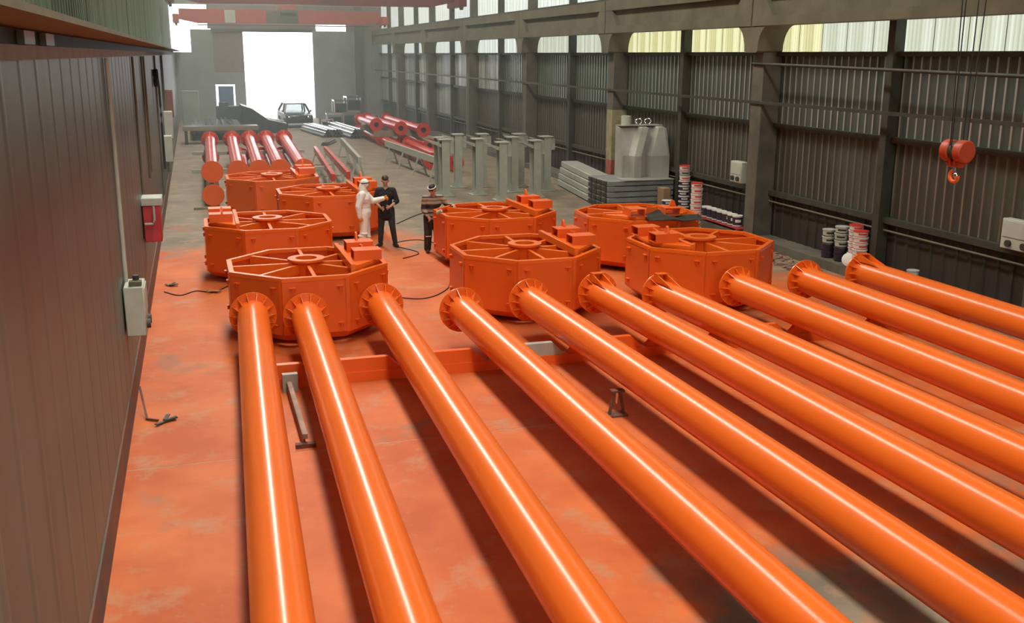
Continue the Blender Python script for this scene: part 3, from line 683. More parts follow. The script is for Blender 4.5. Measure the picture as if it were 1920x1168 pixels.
for k, (x, w) in enumerate(((12.80, 'middle'), (13.10, 'right'))):
    o = obj('wire_coil', MB().path([(x + 0.10 * math.cos(a * 0.4), 28.25 + 0.02 * math.sin(a * 1.7), 2.669 + 0.085 * math.sin(a * 0.4)) for a in range(48)], 0.012), CHROME); tag(o, 'coil of shiny wire on the metal hood, %s' % w, 'coil')

# ------------------------------------------------------------------ buckets
def bucket(kind, r, h):
    """kind -> (body, lid, band materials)"""
    body, lid, band = kind
    t = thing('paint_bucket', '', 'bucket')
    obj('body', MB().lathe([(r * 0.90, 0.0), (r * 0.97, h * 0.9)], 26), body, t)
    obj('lid', MB().lathe([(r * 1.03, h * 0.86), (r * 1.03, h * 0.99), (r * 0.94, h)], 26), lid, t)
    obj('band', MB().lathe([(r * 0.935, h * 0.06), (r * 0.945, h * 0.16)], 26), band, t)
    obj('label_patch', MB().add([(r * 0.985 * math.cos(a), r * 0.985 * math.sin(a), z) for z in (h * 0.42, h * 0.66) for a in [math.radians(215 + 8 * i) for i in range(10)]], [(i, i + 1, 11 + i, 10 + i) for i in range(9)]), band, t)
    return t
protos = {}
def stack(x, y, z, kinds, r, h, label, group):
    names = ['bottom', 'second', 'third', 'fourth', 'fifth', 'sixth', 'seventh', 'eighth', 'ninth', 'tenth', 'eleventh']
    for k, kd in enumerate(kinds):
        key = (tuple(q.name for q in kd), r, h)
        lab = label + (', topmost' if k == len(kinds) - 1 and k else ', bottom one' if k == 0 else ', %s from the bottom' % names[k])
        loc = (x + random.uniform(-.008, .008), y + random.uniform(-.008, .008), z + k * h * 1.001)
        if key not in protos:
            b = bucket(kd, r, h); protos[key] = b; b.location = loc; tag(b, lab, 'bucket', group)
        else: dup(protos[key], loc, random.uniform(-.4, .4), lab, group)
RW = (WHITEP, REDLID, REDLID); WW = (WHITEP, WHITEP, REDLID); GG = (GREYB, GREYLID, BLACK); DK = (DKPUR, WHITEP, WHITEP); DD = (DKPUR, DKPUR, BLACK)
stack(13.42, 26.3, 0.2, [DK, DK, DK, DK, DK, DK, WW, GG, RW], 0.16, 0.148, 'bucket in the tallest stack by the grey panels', 'tallest bucket stack')
stack(12.62, 24.0, 0.0, [WW, WW, WW, WW, WW, WW, WW, WW, RW], 0.155, 0.148, 'white bucket in the stack right of the tallest one', 'white bucket stack')
stack(12.85, 26.2, 0.0, [DK, DK, DK, DK], 0.15, 0.14, 'dark bucket with pale band in the low stack before the panels', 'low dark bucket stack')
stack(13.42, 19.15, 0.2, [DD, DD, GG, GG], 0.15, 0.16, 'bucket in the short grey topped stack, leftmost of four', 'leftmost wall bucket stack')
stack(13.44, 18.72, 0.2, [DD, DD, GG, GG, GG], 0.15, 0.155, 'bucket in the grey stack next to the red lidded ones', 'second wall bucket stack')
stack(13.50, 18.30, 0.2, [WW, WW, WW, WW, WW, WW, RW], 0.155, 0.125, 'red and white bucket in the taller red lidded stack', 'taller red lidded stack')
stack(13.40, 17.98, 0.2, [WW, WW, WW, WW, WW, RW], 0.155, 0.133, 'red and white bucket in the lower red lidded stack', 'lower red lidded stack')
tag(obj('bucket_lid', MB().lathe([(0.15, 0), (0.15, 0.02), (0.14, 0.025)], 26), WHITEP, loc=(13.24, 18.12, 0.345), rot=(math.radians(68), 0, math.radians(-30))), 'loose white lid leaning against the red lidded buckets', 'lid')
stack(13.50, 16.40, 0.2, [(GREYLID, GREYLID, WHITEP)] * 2, 0.12, 0.13, 'grey tin behind the rightmost mast', 'tins behind the rightmost mast')
cb = thing('can_shelf', 'low red shelf carrying the dark paint tins', 'shelf', (13.30, 22.65, 0.2))
obj('board', MB().box(-0.16, 0.16, 0.0, 2.2, 0.06, 0.09), REDPINK, cb)
for q in (0.1, 2.05): obj('leg', MB().box(-0.15, 0.15, q, q + 0.05, 0.0, 0.06), REDPINK, cb)
for k in range(7):
    t = bucket(DK, 0.13, 0.30) if k == 0 else None
    if k == 0: shelf_b = t; t.location = (13.28, 22.95, 0.29); tag(t, 'dark paint tin with white lid on the red shelf, nearest the column', 'tin', 'tins on the red shelf')
    else: dup(shelf_b, (13.28, 22.95 + 0.28 * k, 0.29), 0.2 * k, 'dark paint tin with white lid on the red shelf, number %s from the column' % ['', 'two', 'three', 'four', 'five', 'six', 'seven'][k], 'tins on the red shelf')
tag(obj('cardboard_box', MB().box(12.88, 13.11, 26.55, 26.95, 0.0, 0.85), CARD, bevel=0.01), 'brown cardboard carton behind the low dark bucket stack', 'box')

# ------------------------------------------------------------------ electrical boxes
def ebox(name, x0, x1, y0, y1, z0, z1, m_, label, side):
    t = thing(name, label, 'electrical box', ((x0 + x1) / 2, (y0 + y1) / 2, z0)); w, d, h = (x1 - x0) / 2, (y1 - y0) / 2, z1 - z0
    obj('body', MB().box(-w, w, -d, d, 0, h), m_, t, bevel=0.012)
    obj('door', MB().box(side * w - 0.012, side * w + 0.012, -d + 0.03, d - 0.03, h * 0.40, h - 0.03), m_, t, bevel=0.004)
    obj('socket', MB().cyl((side * w, -d * 0.5, h * 0.2), (side * (w + 0.05), -d * 0.5, h * 0.2), min(0.06, h * 0.13), n=18), STEEL_D, t)
    obj('socket', MB().cyl((side * w, d * 0.45, h * 0.2), (side * (w + 0.05), d * 0.45, h * 0.2), min(0.06, h * 0.13), n=18), STEEL_D, t)
    return t
ebox('power_box', 13.25, 13.45, 22.85, 23.4, 1.42, 1.96, GREYB, 'grey power box beside the big column above the tin shelf', -1)
ebox('power_box', 13.48, 13.66, 13.45, 14.2, 1.32, 1.85, GREYB, 'grey green power box at the right edge of the picture', -1)
o = ebox('switch_box', -1.0, -0.76, 13.2, 13.75, 1.10, 1.74, GREYB, 'grey switch box on the left wall below the pale conduit', 1)
obj('gland', MB().box(-0.05, 0.10, -0.24, -0.1, 0.64, 0.70), CONC, o); obj('plug', MB().cyl((0.03, -0.1, 0.70), (0.03, -0.1, 0.76), 0.04, n=12), STEEL_D, o)
rb = thing('fire_box', 'red box with grey valve pipe on the left wall', 'red box', (-0.86, 19.3, 1.28))
obj('body', MB().box(-0.14, 0.16, -0.2, 0.3, 0, 0.66), REDPINK, rb, bevel=0.015); obj('hood', MB().box(-0.16, 0.20, -0.22, 0.32, 0.66, 0.80), GREYB, rb, bevel=0.01)
obj('pipe', MB().path([(-0.12, -0.25, 0.34), (0.02, -0.25, 0.34), (0.05, -0.25, 0.40), (0.05, -0.25, 0.66)], 0.022), GREYB, rb)
for yv, z0, r in ((13.6, 1.72, 0.028), (19.6, 2.1, 0.02), (23.0, 2.0, 0.022), (24.2, 2.0, 0.02), (31.0, 0.6, 0.03), (38.0, 0.5, 0.04)):
    tag(obj('conduit', MB().cyl((-1.012 + r, yv, z0), (-1.012 + r, yv, 4.55), r, n=12), GREYB if yv < 15 else CONC), 'pale vertical conduit on the left wall, %s' % {13.6: 'nearest, above the grey switch box', 19.6: 'above the red box', 23.0: 'just behind the red box', 24.2: 'second behind the red box', 31.0: 'beside the cable roll', 38.0: 'farthest'}[yv], 'conduit')
tag(obj('cable_roll', MB().path([(-0.985 + 0.012 * i / 10, 30.0 + 0.26 * math.cos(i * 0.4), 3.95 + 0.22 * math.sin(i * 0.4)) for i in range(70)] + [(-0.88, 30.0 + 0.1 * math.sin(i), 3.7 - i * 0.25) for i in range(10)], 0.03), BLACK), 'black cable roll hung high on the left wall', 'cable')
for k, yv in enumerate((33.5, 36.5, 40.0)):
    tag(obj('wall_cabinet', MB().box(-1.0, -0.72, yv, yv + 0.5, 1.3 + 0.5 * k, 2.1 + 0.6 * k), [GREYB, GREYB, mat('dark_red_cabinet', (0.2, 0.07, 0.05), 0.5)][k], bevel=0.01), 'small wall cabinet on the left wall, %s' % ['nearest of three', 'middle of three', 'dark red and farthest'][k], 'cabinet')

# ------------------------------------------------------------------ litter on the floor, cloth, cables
def cable(pts, r, m_, label):
    out = []
    for i in range(len(pts) - 1):
        for j in range(8):
            t = j / 8; a = Vector(pts[max(i - 1, 0)]); b = Vector(pts[i]); c = Vector(pts[i + 1]); d = Vector(pts[min(i + 2, len(pts) - 1)])
            out.append(0.5 * ((2 * b) + (c - a) * t + (2 * a - 5 * b + 4 * c - d) * t * t + (3 * b - a - 3 * c + d) * t ** 3))
    out.append(Vector(pts[-1])); return tag(obj('cable', MB().path(out, r, 6), m_), label, 'cable')
cable([(-0.8, 20.6, .012), (-0.5, 20.2, .012), (-0.2, 20.5, .012), (0.13, 20.33, .012), (0.5, 20.9, .012)], 0.010, BLACK, 'thin dark cable on the floor by the left wall')
cable([(3.0, 19.5, .012), (3.9, 18.6, .012), (4.6, 19.2, .012), (5.0, 20.4, .012)], 0.010, BLACK, 'thin cable on the floor between the two front drums')
cable([(4.4, 22.6, .012), (4.9, 23.2, .012), (4.5, 24.4, .012), (5.2, 24.9, .012), (5.6, 24.2, .012)], 0.010, BLACK, 'thin cable winding between the people')
cable([(5.2, 27.5, .012), (6.3, 29.2, .012), (7.4, 30.0, .012)], 0.015, STEEL_D, 'dark cable on the floor behind the striped sweater')
for (x, yv, lab) in ((-0.62, 12.95, 'bent metal scrap on the floor by the left wall'), (-0.70, 21.1, 'small heap of torn grey rag near the red box'), (0.13, 20.3, 'pale crumpled scrap at the end of the thin cable')):
    mb = MB()
    for q in range(5):
        a = random.uniform(0, 6.3); mb.bar((x, yv, 0.012 + q * 0.006), (x + 0.16 * math.cos(a), yv + 0.16 * math.sin(a), 0.02 + q * 0.008), 0.05, 0.012)
    tag(obj('scrap', mb, STEEL_D if 'pale' not in lab else CARD), lab, 'scrap')
mb = MB(); mb.bar((-0.93, 13.6, 0.30), (-0.84, 13.1, 0.02), 0.025, 0.025); mb.bar((-0.84, 13.1, 0.02), (-0.70, 13.0, 0.02), 0.025, 0.025)
tag(obj('bent_rod', mb, RUST), 'bent rusty rod leaning on the footing of the left wall', 'rod')
tag(obj('loose_bar', MB().bar((7.9, 25.2, 0.03), (9.6, 21.9, 0.03), 0.08, 0.05), RED), 'red steel bar on the floor between the rear drums', 'bar')
tag(obj('timber', MB().box(-0.2, 1.1, 31.75, 31.87, 0, 0.07), WOOD), 'pale timber on the floor before the far mast stack', 'timber')
# dark cloth over the rear right drum rim
v = []; f = []; nx, ny = 16, 10
for j in range(ny):
    for i in range(nx):
        x = -0.62 + 1.24 * i / (nx - 1); yv = -0.36 + 0.72 * j / (ny - 1)
        v.append((x, yv, 0.03 + 0.05 * noise.noise((x * 3, yv * 3, 2)) + 0.16 * max(0, 1 - abs(x + 0.30) * 3.2) * (j / ny) - 0.0))
for j in range(ny - 1):
    for i in range(nx - 1): f.append((j * nx + i, j * nx + i + 1, (j + 1) * nx + i + 1, (j + 1) * nx + i))
cl_ = tag(obj('dark_cloth', MB().add(v, f), mat('black_cloth', (0.022, 0.018, 0.016), 0.9), loc=(9.75, 19.55, 1.16), rot=(0, 0, math.radians(-8))), 'black cloth draped on the rim of the rear right drum', 'cloth')
cl_.modifiers.new('thick', 'SOLIDIFY').thickness = 0.012
tag(obj('work_lamp', MB().cyl((5.10, 22.0, 1.13), (5.16, 21.9, 1.2), 0.05, 0.035, 14), GREYB), 'small grey tool head on the left rim of the drum beside the striped sweater', 'tool')
# rubble strip on the right by the masts
rng = random.Random(3)
rs = [MB() for _ in range(1)]
for i in range(140):
    x = rng.uniform(12.3, 13.0); yv = rng.uniform(18.6, 22.0); s = rng.uniform(0.03, 0.12)
    rs[0].sphere((x, yv, s * 0.3), (s, s * rng.uniform(.6, 1.2), s * 0.6), 6)
ro = obj('rubble', rs[0], RUBBLE); tag(ro, 'strip of broken rubble on the floor by the right wall kerb', 'rubble'); ro['kind'] = 'stuff'

# ------------------------------------------------------------------ far end: steel stock, car, bench
rng = random.Random(11)
JG = 'jumbled steel sections at the far left'
for i in range(26):
    on = i < 16                # on the rack in two layers, the rest on the floor beside it
    w = 0.12 if i < 8 else rng.uniform(0.08, 0.2); a = rng.uniform(-0.03, 0.03) if on else rng.uniform(-0.05, 0.05)
    L = rng.uniform(5.0, 7.5) if on else rng.uniform(2.0, 3.4)
    x = (0.05 + 0.30 * (i % 8)) if on else 2.9 + 0.2 * (i - 16); yv = 62.2 + rng.uniform(-0.5, 0.5) if on else 58.6
    h = 0.608 if i < 8 else (0.742 if on else 0.008)
    p = Vector((x, yv, h)); d = Vector((math.sin(a), math.cos(a), 0)) * L / 2
    mb = MB().bar(p - d, p + d, w, 0.014).bar(p - d + Vector((0, 0, w / 2)), p + d + Vector((0, 0, w / 2)), 0.014, w)
    o = obj('steel_section', mb, rng.choice([JUNK, JUNK, SHINY, ZINC])); tag(o, 'steel section in the jumbled heap at the far left', 'steel section', JG)
for i, (x0, x1, y0, y1, h) in enumerate(((-0.6, 3.2, 55.5, 57.0, 0.9), (-0.2, 2.55, 58.0, 66.5, 0.6))):
    t = thing('steel_rack', 'dark low rack of steel at the far left, %s' % ['nearest, with a timber edge', 'long and low'][i], 'rack', (x0, y0, 0))
    obj('deck', MB().box(0, x1 - x0, 0, y1 - y0, h - 0.15, h), JUNK, t)
    for q in (0.05, x1 - x0 - 0.2):
        for w in (0.05, y1 - y0 - 0.2): obj('leg', MB().box(q, q + 0.15, w, w + 0.15, 0, h - 0.15), JUNK, t)
    obj('edge_board', MB().box(-0.02, x1 - x0 + 0.02, -0.06, 0, h - 0.2, h + 0.02), WOOD if i == 0 else JUNK, t)
tag(obj('storage_cabinet', MB().box(-0.7, 0.35, 69, 69.6, 0.0, 2.3), ENDW, bevel=0.02), 'pale tall cabinet against the end wall at the far left', 'cabinet')
tag(obj('machine_housing', MB().box(1.4, 3.1, 70, 71.2, 0, 1.25).box(1.6, 2.2, 70.1, 70.9, 1.25, 1.5), JUNK, bevel=0.03), 'dark machine in front of the blue door', 'machine')
# ramp-like heap left of the doorway
tag(obj('sheet_heap', MB().prism([(2.7, 0), (2.7, 1.65), (3.3, 1.45), (4.2, 0.80), (5.3, 0.55), (5.3, 0)], 62.5, 65.5, 'y'), JUNK), 'dark sloping heap of sheets at the left of the doorway', 'heap')
tag(obj('shiny_sheet', MB().bar((4.25, 64.0, 0.845), (5.25, 64.0, 0.60), 0.8, 0.03), SHINY), 'bright sheet lying on the heap beside the doorway', 'sheet')
TG = 'bright steel tubes at the far right'
def tube_stack(x, yv, n, rows, L, r, label, ang=0.1):
    for k in range(rows):
        for i in range(n - k):
            xx = x + (i + k * 0.5) * 2.05 * r
            o = obj('steel_tube', MB().ring((0, 0, 0), (0, L, 0), r, r * 0.85, 16), SHINY if (i + k) % 3 else ZINC, loc=(xx, yv, r + k * 1.74 * r), rot=(0, 0, -ang)); tag(o, label, 'tube', label)
tube_stack(7.0, 58.2, 7, 3, 6.0, 0.085, 'bright steel tube in the near low pile right of the doorway', -0.12)
tube_stack(8.35, 57.0, 5, 3, 7.0, 0.10, 'bright steel tube in the pile left of the far red masts', -0.08)
tube_stack(6.2, 53.0, 4, 2, 2.4, 0.05, 'short bright tube in the small bundle before the car', 0.3)
for i, (x, yv, z, s) in enumerate(((8.6, 66, 0.0, 1.0), (9.8, 67, 0.0, 1.1), (9.0, 66.2, 1.0, 0.8), (9.9, 66.8, 1.1, 0.9), (11.0, 66, 0.0, 0.9), (7.9, 64.5, 0.0, 0.7))):
    t = thing('steel_frame_crate', 'bright steel frame crate at the far right, %s' % ['left on the floor', 'middle on the floor', 'upper left', 'upper right', 'rightmost on the floor', 'small one nearest the car'][i], 'crate', (x, yv, z), rng.uniform(-.2, .2))
    for a in (-1, 1):
        for b in (-1, 1):
            obj('post', MB().box(a * s / 2 - 0.04, a * s / 2 + 0.04, b * s / 2 - 0.04, b * s / 2 + 0.04, 0, s * 0.98), SHINY, t)
        obj('rail', MB().box(-s / 2, s / 2, a * s / 2 - 0.04, a * s / 2 + 0.04, s * 0.86, s * 0.98), SHINY, t)
        obj('rail', MB().box(a * s / 2 - 0.04, a * s / 2 + 0.04, -s / 2, s / 2, s * 0.86, s * 0.98), SHINY, t)
    obj('load', MB().box(-s * 0.42, s * 0.42, -s * 0.42, s * 0.42, 0.0, s * 0.7), JUNK, t)
for i in range(6):
    yv = 59.0 + i * 0.9
    tag(obj('zinc_beam', MB().bar((10.9, yv, 0.15), (12.7, yv + 1.2, 0.15), 0.2, 0.3), ZINC), 'zinc beam lying across the floor behind the far red masts', 'beam', 'zinc beams behind the far red masts')
# car in the doorway
ct = thing('car', 'dark car backlit in the open doorway', 'car', (6.45, 66.6, 0), math.radians(3))
bp_ = [(0, 0.30), (0.05, 0.80), (0.95, 0.93), (1.55, 1.42), (3.0, 1.46), (3.75, 1.0), (4.15, 0.92), (4.2, 0.35)]
body = MB().prism([(0.0, 0.28), (0.03, 0.78), (0.9, 0.92), (4.1, 0.95), (4.2, 0.40), (4.1, 0.28)], -0.86, 0.86, 'x')
obj('body', body, CARP, ct, bevel=0.06)
for s in (-1, 1):
    for (a, b) in (((s * 0.80, 0.95, 0.92), (s * 0.62, 1.6, 1.42)), ((s * 0.64, 3.1, 1.44), (s * 0.80, 3.9, 0.95)), ((s * 0.70, 2.3, 0.94), (s * 0.63, 2.3, 1.43))):
        obj('pillar', MB().bar(a, b, 0.09, 0.09), CARP, ct)
    obj('side_mirror', MB().box(s * 0.86 - 0.09 * (s < 0), s * 0.86 + 0.09 * (s > 0) + 0.001, 1.1, 1.2, 0.95, 1.08), CARP, ct, bevel=0.02)
    obj('headlamp', MB().sphere((s * 0.62, 0.05, 0.66), (0.16, 0.06, 0.09), 14), CHROME, ct)
    for yv in (0.75, 3.4):
        w = obj('wheel', MB().cyl((s * 0.90, yv, 0.31), (s * 0.68, yv, 0.31), 0.31, n=26), BLACK, ct); obj('hubcap', MB().cyl((s * 0.91, yv, 0.31), (s * 0.89, yv, 0.31), 0.18, n=18), CHROME, w)
obj('roof', MB().box(-0.64, 0.64, 1.55, 3.15, 1.42, 1.49), CARP, ct, bevel=0.03)
obj('windscreen', MB().add([(-0.74, 0.97, 0.93), (0.74, 0.97, 0.93), (0.6, 1.58, 1.42), (-0.6, 1.58, 1.42)], [(0, 1, 2, 3)]), CARGLASS, ct)
obj('rear_window', MB().add([(-0.74, 3.85, 0.95), (0.74, 3.85, 0.95), (0.6, 3.12, 1.43), (-0.6, 3.12, 1.43)], [(0, 1, 2, 3)]), CARGLASS, ct)
obj('bumper', MB().box(-0.84, 0.84, -0.06, 0.1, 0.30, 0.48), BLACK, ct, bevel=0.03); obj('grille', MB().box(-0.4, 0.4, -0.01, 0.04, 0.52, 0.70), STEEL_D, ct)

# ------------------------------------------------------------------ people
SKIN = mat('skin', (0.50, 0.27, 0.19), 0.55); HAIR = mat('dark_hair', (0.03, 0.02, 0.015), 0.6); SUIT = mat('white_coverall', (0.80, 0.79, 0.74), 0.8, bump=0.6, bscale=14)
GLOVE = mat('orange_glove', (0.75, 0.27, 0.02), 0.6); TEE = mat('black_knit', (0.012, 0.013, 0.016), 0.85); JEANS = mat('dark_grey_denim', (0.035, 0.04, 0.045), 0.85, var=0.3, scale=9)
SHOE = mat('dark_shoe', (0.02, 0.016, 0.014), 0.6); PANTS = mat('dark_brown_trousers', (0.035, 0.027, 0.028), 0.85); EYE = mat('eye', (0.02, 0.02, 0.02), 0.3)
def stripes():
    M = bpy.data.materials.new('striped_knit'); M.use_nodes = True; nt = M.node_tree; b = nt.nodes['Principled BSDF']; b.inputs['Roughness'].default_value = 0.9
    tc = nt.nodes.new('ShaderNodeTexCoord'); sp2 = nt.nodes.new('ShaderNodeSeparateXYZ'); nt.links.new(tc.outputs['Object'], sp2.inputs[0])
    mr = nt.nodes.new('ShaderNodeMapRange'); mr.inputs[1].default_value = 0.78; mr.inputs[2].default_value = 1.50; nt.links.new(sp2.outputs['Z'], mr.inputs[0])
    r = nt.nodes.new('ShaderNodeValToRGB'); r.color_ramp.interpolation = 'CONSTANT'
    tan, dk, br = (0.34, 0.25, 0.17), (0.035, 0.025, 0.035), (0.16, 0.10, 0.07)
    seq = [(0, dk), (0.05, tan), (0.10, dk), (0.16, tan), (0.24, dk), (0.29, tan), (0.37, br), (0.40, dk), (0.55, tan), (0.64, br), (0.68, tan), (0.76, dk), (0.80, tan), (0.90, br), (0.94, tan)]
    e = r.color_ramp.elements; e[0].position = 0; e[0].color = (*dk, 1); e[1].position = 0.05; e[1].color = (*tan, 1)
    for p, c in seq[2:]:
        q = e.new(p); q.color = (*c, 1)
    nt.links.new(mr.outputs[0], r.inputs[0]); nt.links.new(r.outputs[0], b.inputs['Base Color']); return M
STRIPE = stripes()
def capsules(name, parts, m_, parent, vox=0.012, smooth=3):
    """continuous surface grown over tapered limbs: parts = (a, b, ra, rb) or (centre, (rx, ry, rz))"""
    mb = MB()
    for p in parts:
        if len(p) == 2: mb.sphere(p[0], p[1], 16)
        else:
            a, b, ra, rb_ = p; mb.sphere(a, ra, 12); mb.sphere(b, rb_, 12); mb.cyl(a, b, ra, rb_, 12)
    me = mb.mesh(name, smooth=True); o = bpy.data.objects.new(name, me); COL.objects.link(o)
    r = o.modifiers.new('r', 'REMESH'); r.mode = 'VOXEL'; r.voxel_size = vox; r.use_smooth_shade = True
    s = o.modifiers.new('s', 'SMOOTH'); s.iterations = smooth; s.factor = 0.5
    dg = bpy.context.evaluated_depsgraph_get(); me2 = bpy.data.meshes.new_from_object(o.evaluated_get(dg)); bpy.data.objects.remove(o)
    for p in me2.polygons: p.use_smooth = True
    me2.name = name; me2.materials.clear()
    return link(name, me2, m_, parent)
def limb(pts, rs): return [(pts[i], pts[i + 1], rs[i], rs[i + 1]) for i in range(len(pts) - 1)]
def hand_parts(w, fdir, side, curl=0.35, palm=(0, 0, -1)):
    """five fingers: w wrist, fdir finger direction, side = direction of the thumb"""
    w = Vector(w); f = Vector(fdir).normalized(); s = Vector(side); s = (s - f * s.dot(f)).normalized(); p = f.cross(s).normalized()
    if p.dot(Vector(palm)) < 0: p = -p
    k = w + f * 0.085; out = [(w, k, 0.026, 0.026)] + [(w + f * 0.03 + s * q, k + s * q, 0.02, 0.018) for q in (-0.018, 0.018)]
    for q, L in ((0.030, 0.070), (0.010, 0.080), (-0.010, 0.074), (-0.030, 0.058)):
        a = k + s * q; b = a + (f * math.cos(curl) + p * math.sin(curl)) * L * 0.55; c = b + (f * math.cos(curl * 2.4) + p * math.sin(curl * 2.4)) * L * 0.5
        out += [(a, b, 0.0100, 0.0092), (b, c, 0.0092, 0.0078)]
    a = w + f * 0.03 + s * 0.026; b = a + (f * 0.6 + s * 0.8).normalized() * 0.04; c = b + (f * 0.95 + s * 0.25).normalized() * 0.035
    return out + [(a, b, 0.013, 0.011), (b, c, 0.011, 0.009)]
def head_parts(c, fwd, tilt=0.0):
    """skull, jaw, nose, ears, brow and mouth as one surface; fwd horizontal, tilt downwards"""
    c = Vector(c); f0 = Vector((fwd[0], fwd[1], 0)).normalized(); f = f0 * math.cos(tilt) - Vector((0, 0, math.sin(tilt))); s = Vector((0, 0, 1)).cross(f0); u = s.cross(f) * -1
    if u.z < 0: u = -u
    P = lambda a, b, d: c + f * a + s * b + u * d
    parts = [(P(-0.012, 0, 0.035), P(0.012, 0, 0.03), 0.088, 0.082), (P(0.0, 0, 0.02), P(0.028, 0, -0.065), 0.078, 0.05), (P(0.045, 0, -0.075), P(0.05, 0, -0.085), 0.03, 0.026),
             (P(0.088, 0, 0.015), P(0.104, 0, -0.022), 0.011, 0.016), (P(0.074, -0.03, 0.034), P(0.074, 0.03, 0.034), 0.016, 0.016), (P(0.076, -0.018, -0.052), P(0.076, 0.018, -0.052), 0.010, 0.010)]
    for q in (-1, 1): parts.append((P(-0.005, q * 0.083, 0.022), P(-0.008, q * 0.085, -0.018), 0.016, 0.012))
    return parts, P
def eyes(P, parent):
    for q in (-1, 1):
        p = P(0.077, q * 0.031, 0.012); obj('eye', MB().sphere(p, 0.010, 10), EYE, parent)
def person(label, loc, rotz, J, clothing):
    """J: joints in local space (forward -Y)"""
    t = thing('person', label, 'person', loc, rotz)
    body = limb([J['pel'], J['waist'], J['chest'], J['neck0']], [0.125, 0.115, 0.13, 0.075]) + [(J['neck0'], J['head'] + Vector((0, 0.005, -0.04)), 0.056, 0.05)]
    hp, P = head_parts(J['head'], J['look'], J['tilt']); body += hp
    for s in ('L', 'R'):
        body += limb([J['neck0'] - Vector((0, 0, 0.05)), J['sh' + s], J['el' + s], J['wr' + s]], [0.07, 0.058, 0.042, 0.027])
        body += limb([J['hip' + s], J['kn' + s], J['an' + s]], [0.085, 0.056, 0.038]) + [(J['an' + s] - Vector((0, 0, 0.03)), J['toe' + s], 0.038, 0.03)]
        body += hand_parts(J['wr' + s], J['fd' + s], J['th' + s], J.get('curl' + s, 0.4))
    b = capsules('body', body, SKIN, t, 0.008, 2); eyes(P, b)
    clothing(t, J, P)
    return t
V3 = lambda *a: Vector(a)
def shoes(t, J, m_=SHOE):
    for s in ('L', 'R'):
        a, b = J['an' + s], J['toe' + s]; d = (b - a); d.z = 0; d.normalize()
        capsules('shoe', [(V3(a.x, a.y, 0.052) - d * 0.03, V3(b.x, b.y, 0.045) - d * 0.03, 0.05, 0.044), (V3(b.x, b.y, 0.042) - d * 0.03, V3(b.x, b.y, 0.038) + d * 0.03, 0.044, 0.036), (V3(a.x, a.y, 0.06), V3(a.x, a.y, 0.12), 0.046, 0.046)], m_, t, 0.010, 2)
# --- person in white coveralls, facing +X world
J1 = dict(pel=V3(0, 0, 0.95), waist=V3(0, 0, 1.08), chest=V3(0, 0.0, 1.27), neck0=V3(0, -0.01, 1.42), head=V3(0, -0.055, 1.585), look=(0.05, -1), tilt=0.12,
          shL=V3(0.19, 0, 1.38), elL=V3(0.25, -0.20, 1.16), wrL=V3(0.17, -0.46, 1.24), fdL=(-0.15, -1, 0.12), thL=(-0.3, 0, 1), shR=V3(-0.19, 0.02, 1.38), elR=V3(-0.25, 0.10, 1.10), wrR=V3(-0.25, 0.08, 0.86), fdR=(0, -0.1, -1), thR=(0.2, -1, 0),
          hipL=V3(0.09, 0, 0.92), knL=V3(0.11, -0.04, 0.50), anL=V3(0.14, -0.06, 0.10), toeL=V3(0.17, -0.23, 0.05), hipR=V3(-0.09, 0, 0.92), knR=V3(-0.10, 0.0, 0.50), anR=V3(-0.13, 0.10, 0.10), toeR=V3(-0.15, -0.07, 0.05), curlL=0.8, curlR=0.7)
def wear1(t, J, P):
    c = limb([J['pel'] - V3(0, 0, 0.05), J['pel'], J['waist'], J['chest'], J['neck0'] - V3(0, 0, 0.03)], [0.175, 0.18, 0.16, 0.18, 0.105]) + [(J['chest'] - V3(0.06, 0, 0), J['chest'] + V3(0.06, 0, 0), 0.165, 0.165), (J['pel'] - V3(0.05, 0, 0), J['pel'] + V3(0.05, 0, 0), 0.155, 0.155)]
    for s in ('L', 'R'):
        c += limb([J['neck0'] - V3(0, 0, 0.07), J['sh' + s], J['el' + s], J['wr' + s]], [0.095, 0.09, 0.08, 0.056])
        c += limb([J['hip' + s], J['kn' + s], J['an' + s] + V3(0, 0, 0.02)], [0.125, 0.098, 0.082])
    rr = random.Random(5)      # baggy folds
    for s in ('L', 'R'):
        for k in range(7):
            q = k / 7; p = J['kn' + s].lerp(J['an' + s], q) + V3(rr.uniform(-.03, .03), rr.uniform(-.03, .03), 0); c.append((p, (0.102, 0.102, 0.028)))
    capsules('coverall', c, SUIT, t, 0.011, 2)
    capsules('hood', [(P(-0.022, 0, 0.045), P(-0.012, 0, 0.03), 0.108, 0.105), (P(-0.05, 0, -0.03), P(-0.06, 0, -0.12), 0.10, 0.10), (P(-0.02, 0, -0.13), P(-0.04, 0, -0.15), 0.085, 0.095)], SUIT, t, 0.010, 2)
    obj('goggle_strap', MB().path([P(0.099 * math.cos(a) - 0.015, 0.112 * math.sin(a), 0.055 + 0.02 * math.cos(a)) for a in [i * PI / 12 for i in range(25)]], 0.011, 8), BLACK, t)
    for s in ('L', 'R'):
        h = hand_parts(J['wr' + s], J['fd' + s], J['th' + s], J['curl' + s]); capsules('glove', [(a, b, r + 0.006, q + 0.006) for a, b, r, q in h] + [(J['wr' + s] - Vector(J['fd' + s]).normalized() * 0.05, J['wr' + s], 0.044, 0.036)], GLOVE, t, 0.008, 1)
    obj('waist_seam', MB().path([(0.155 * math.cos(a), 0.158 * math.sin(a), 1.06) for a in [i * PI / 14 for i in range(29)]], 0.009, 6), GREYB, t)
    shoes(t, J, SHOE)
person('person in white hooded coveralls and orange gloves, one arm stretched out', (3.72, 23.85, 0), math.radians(76), J1, wear1)
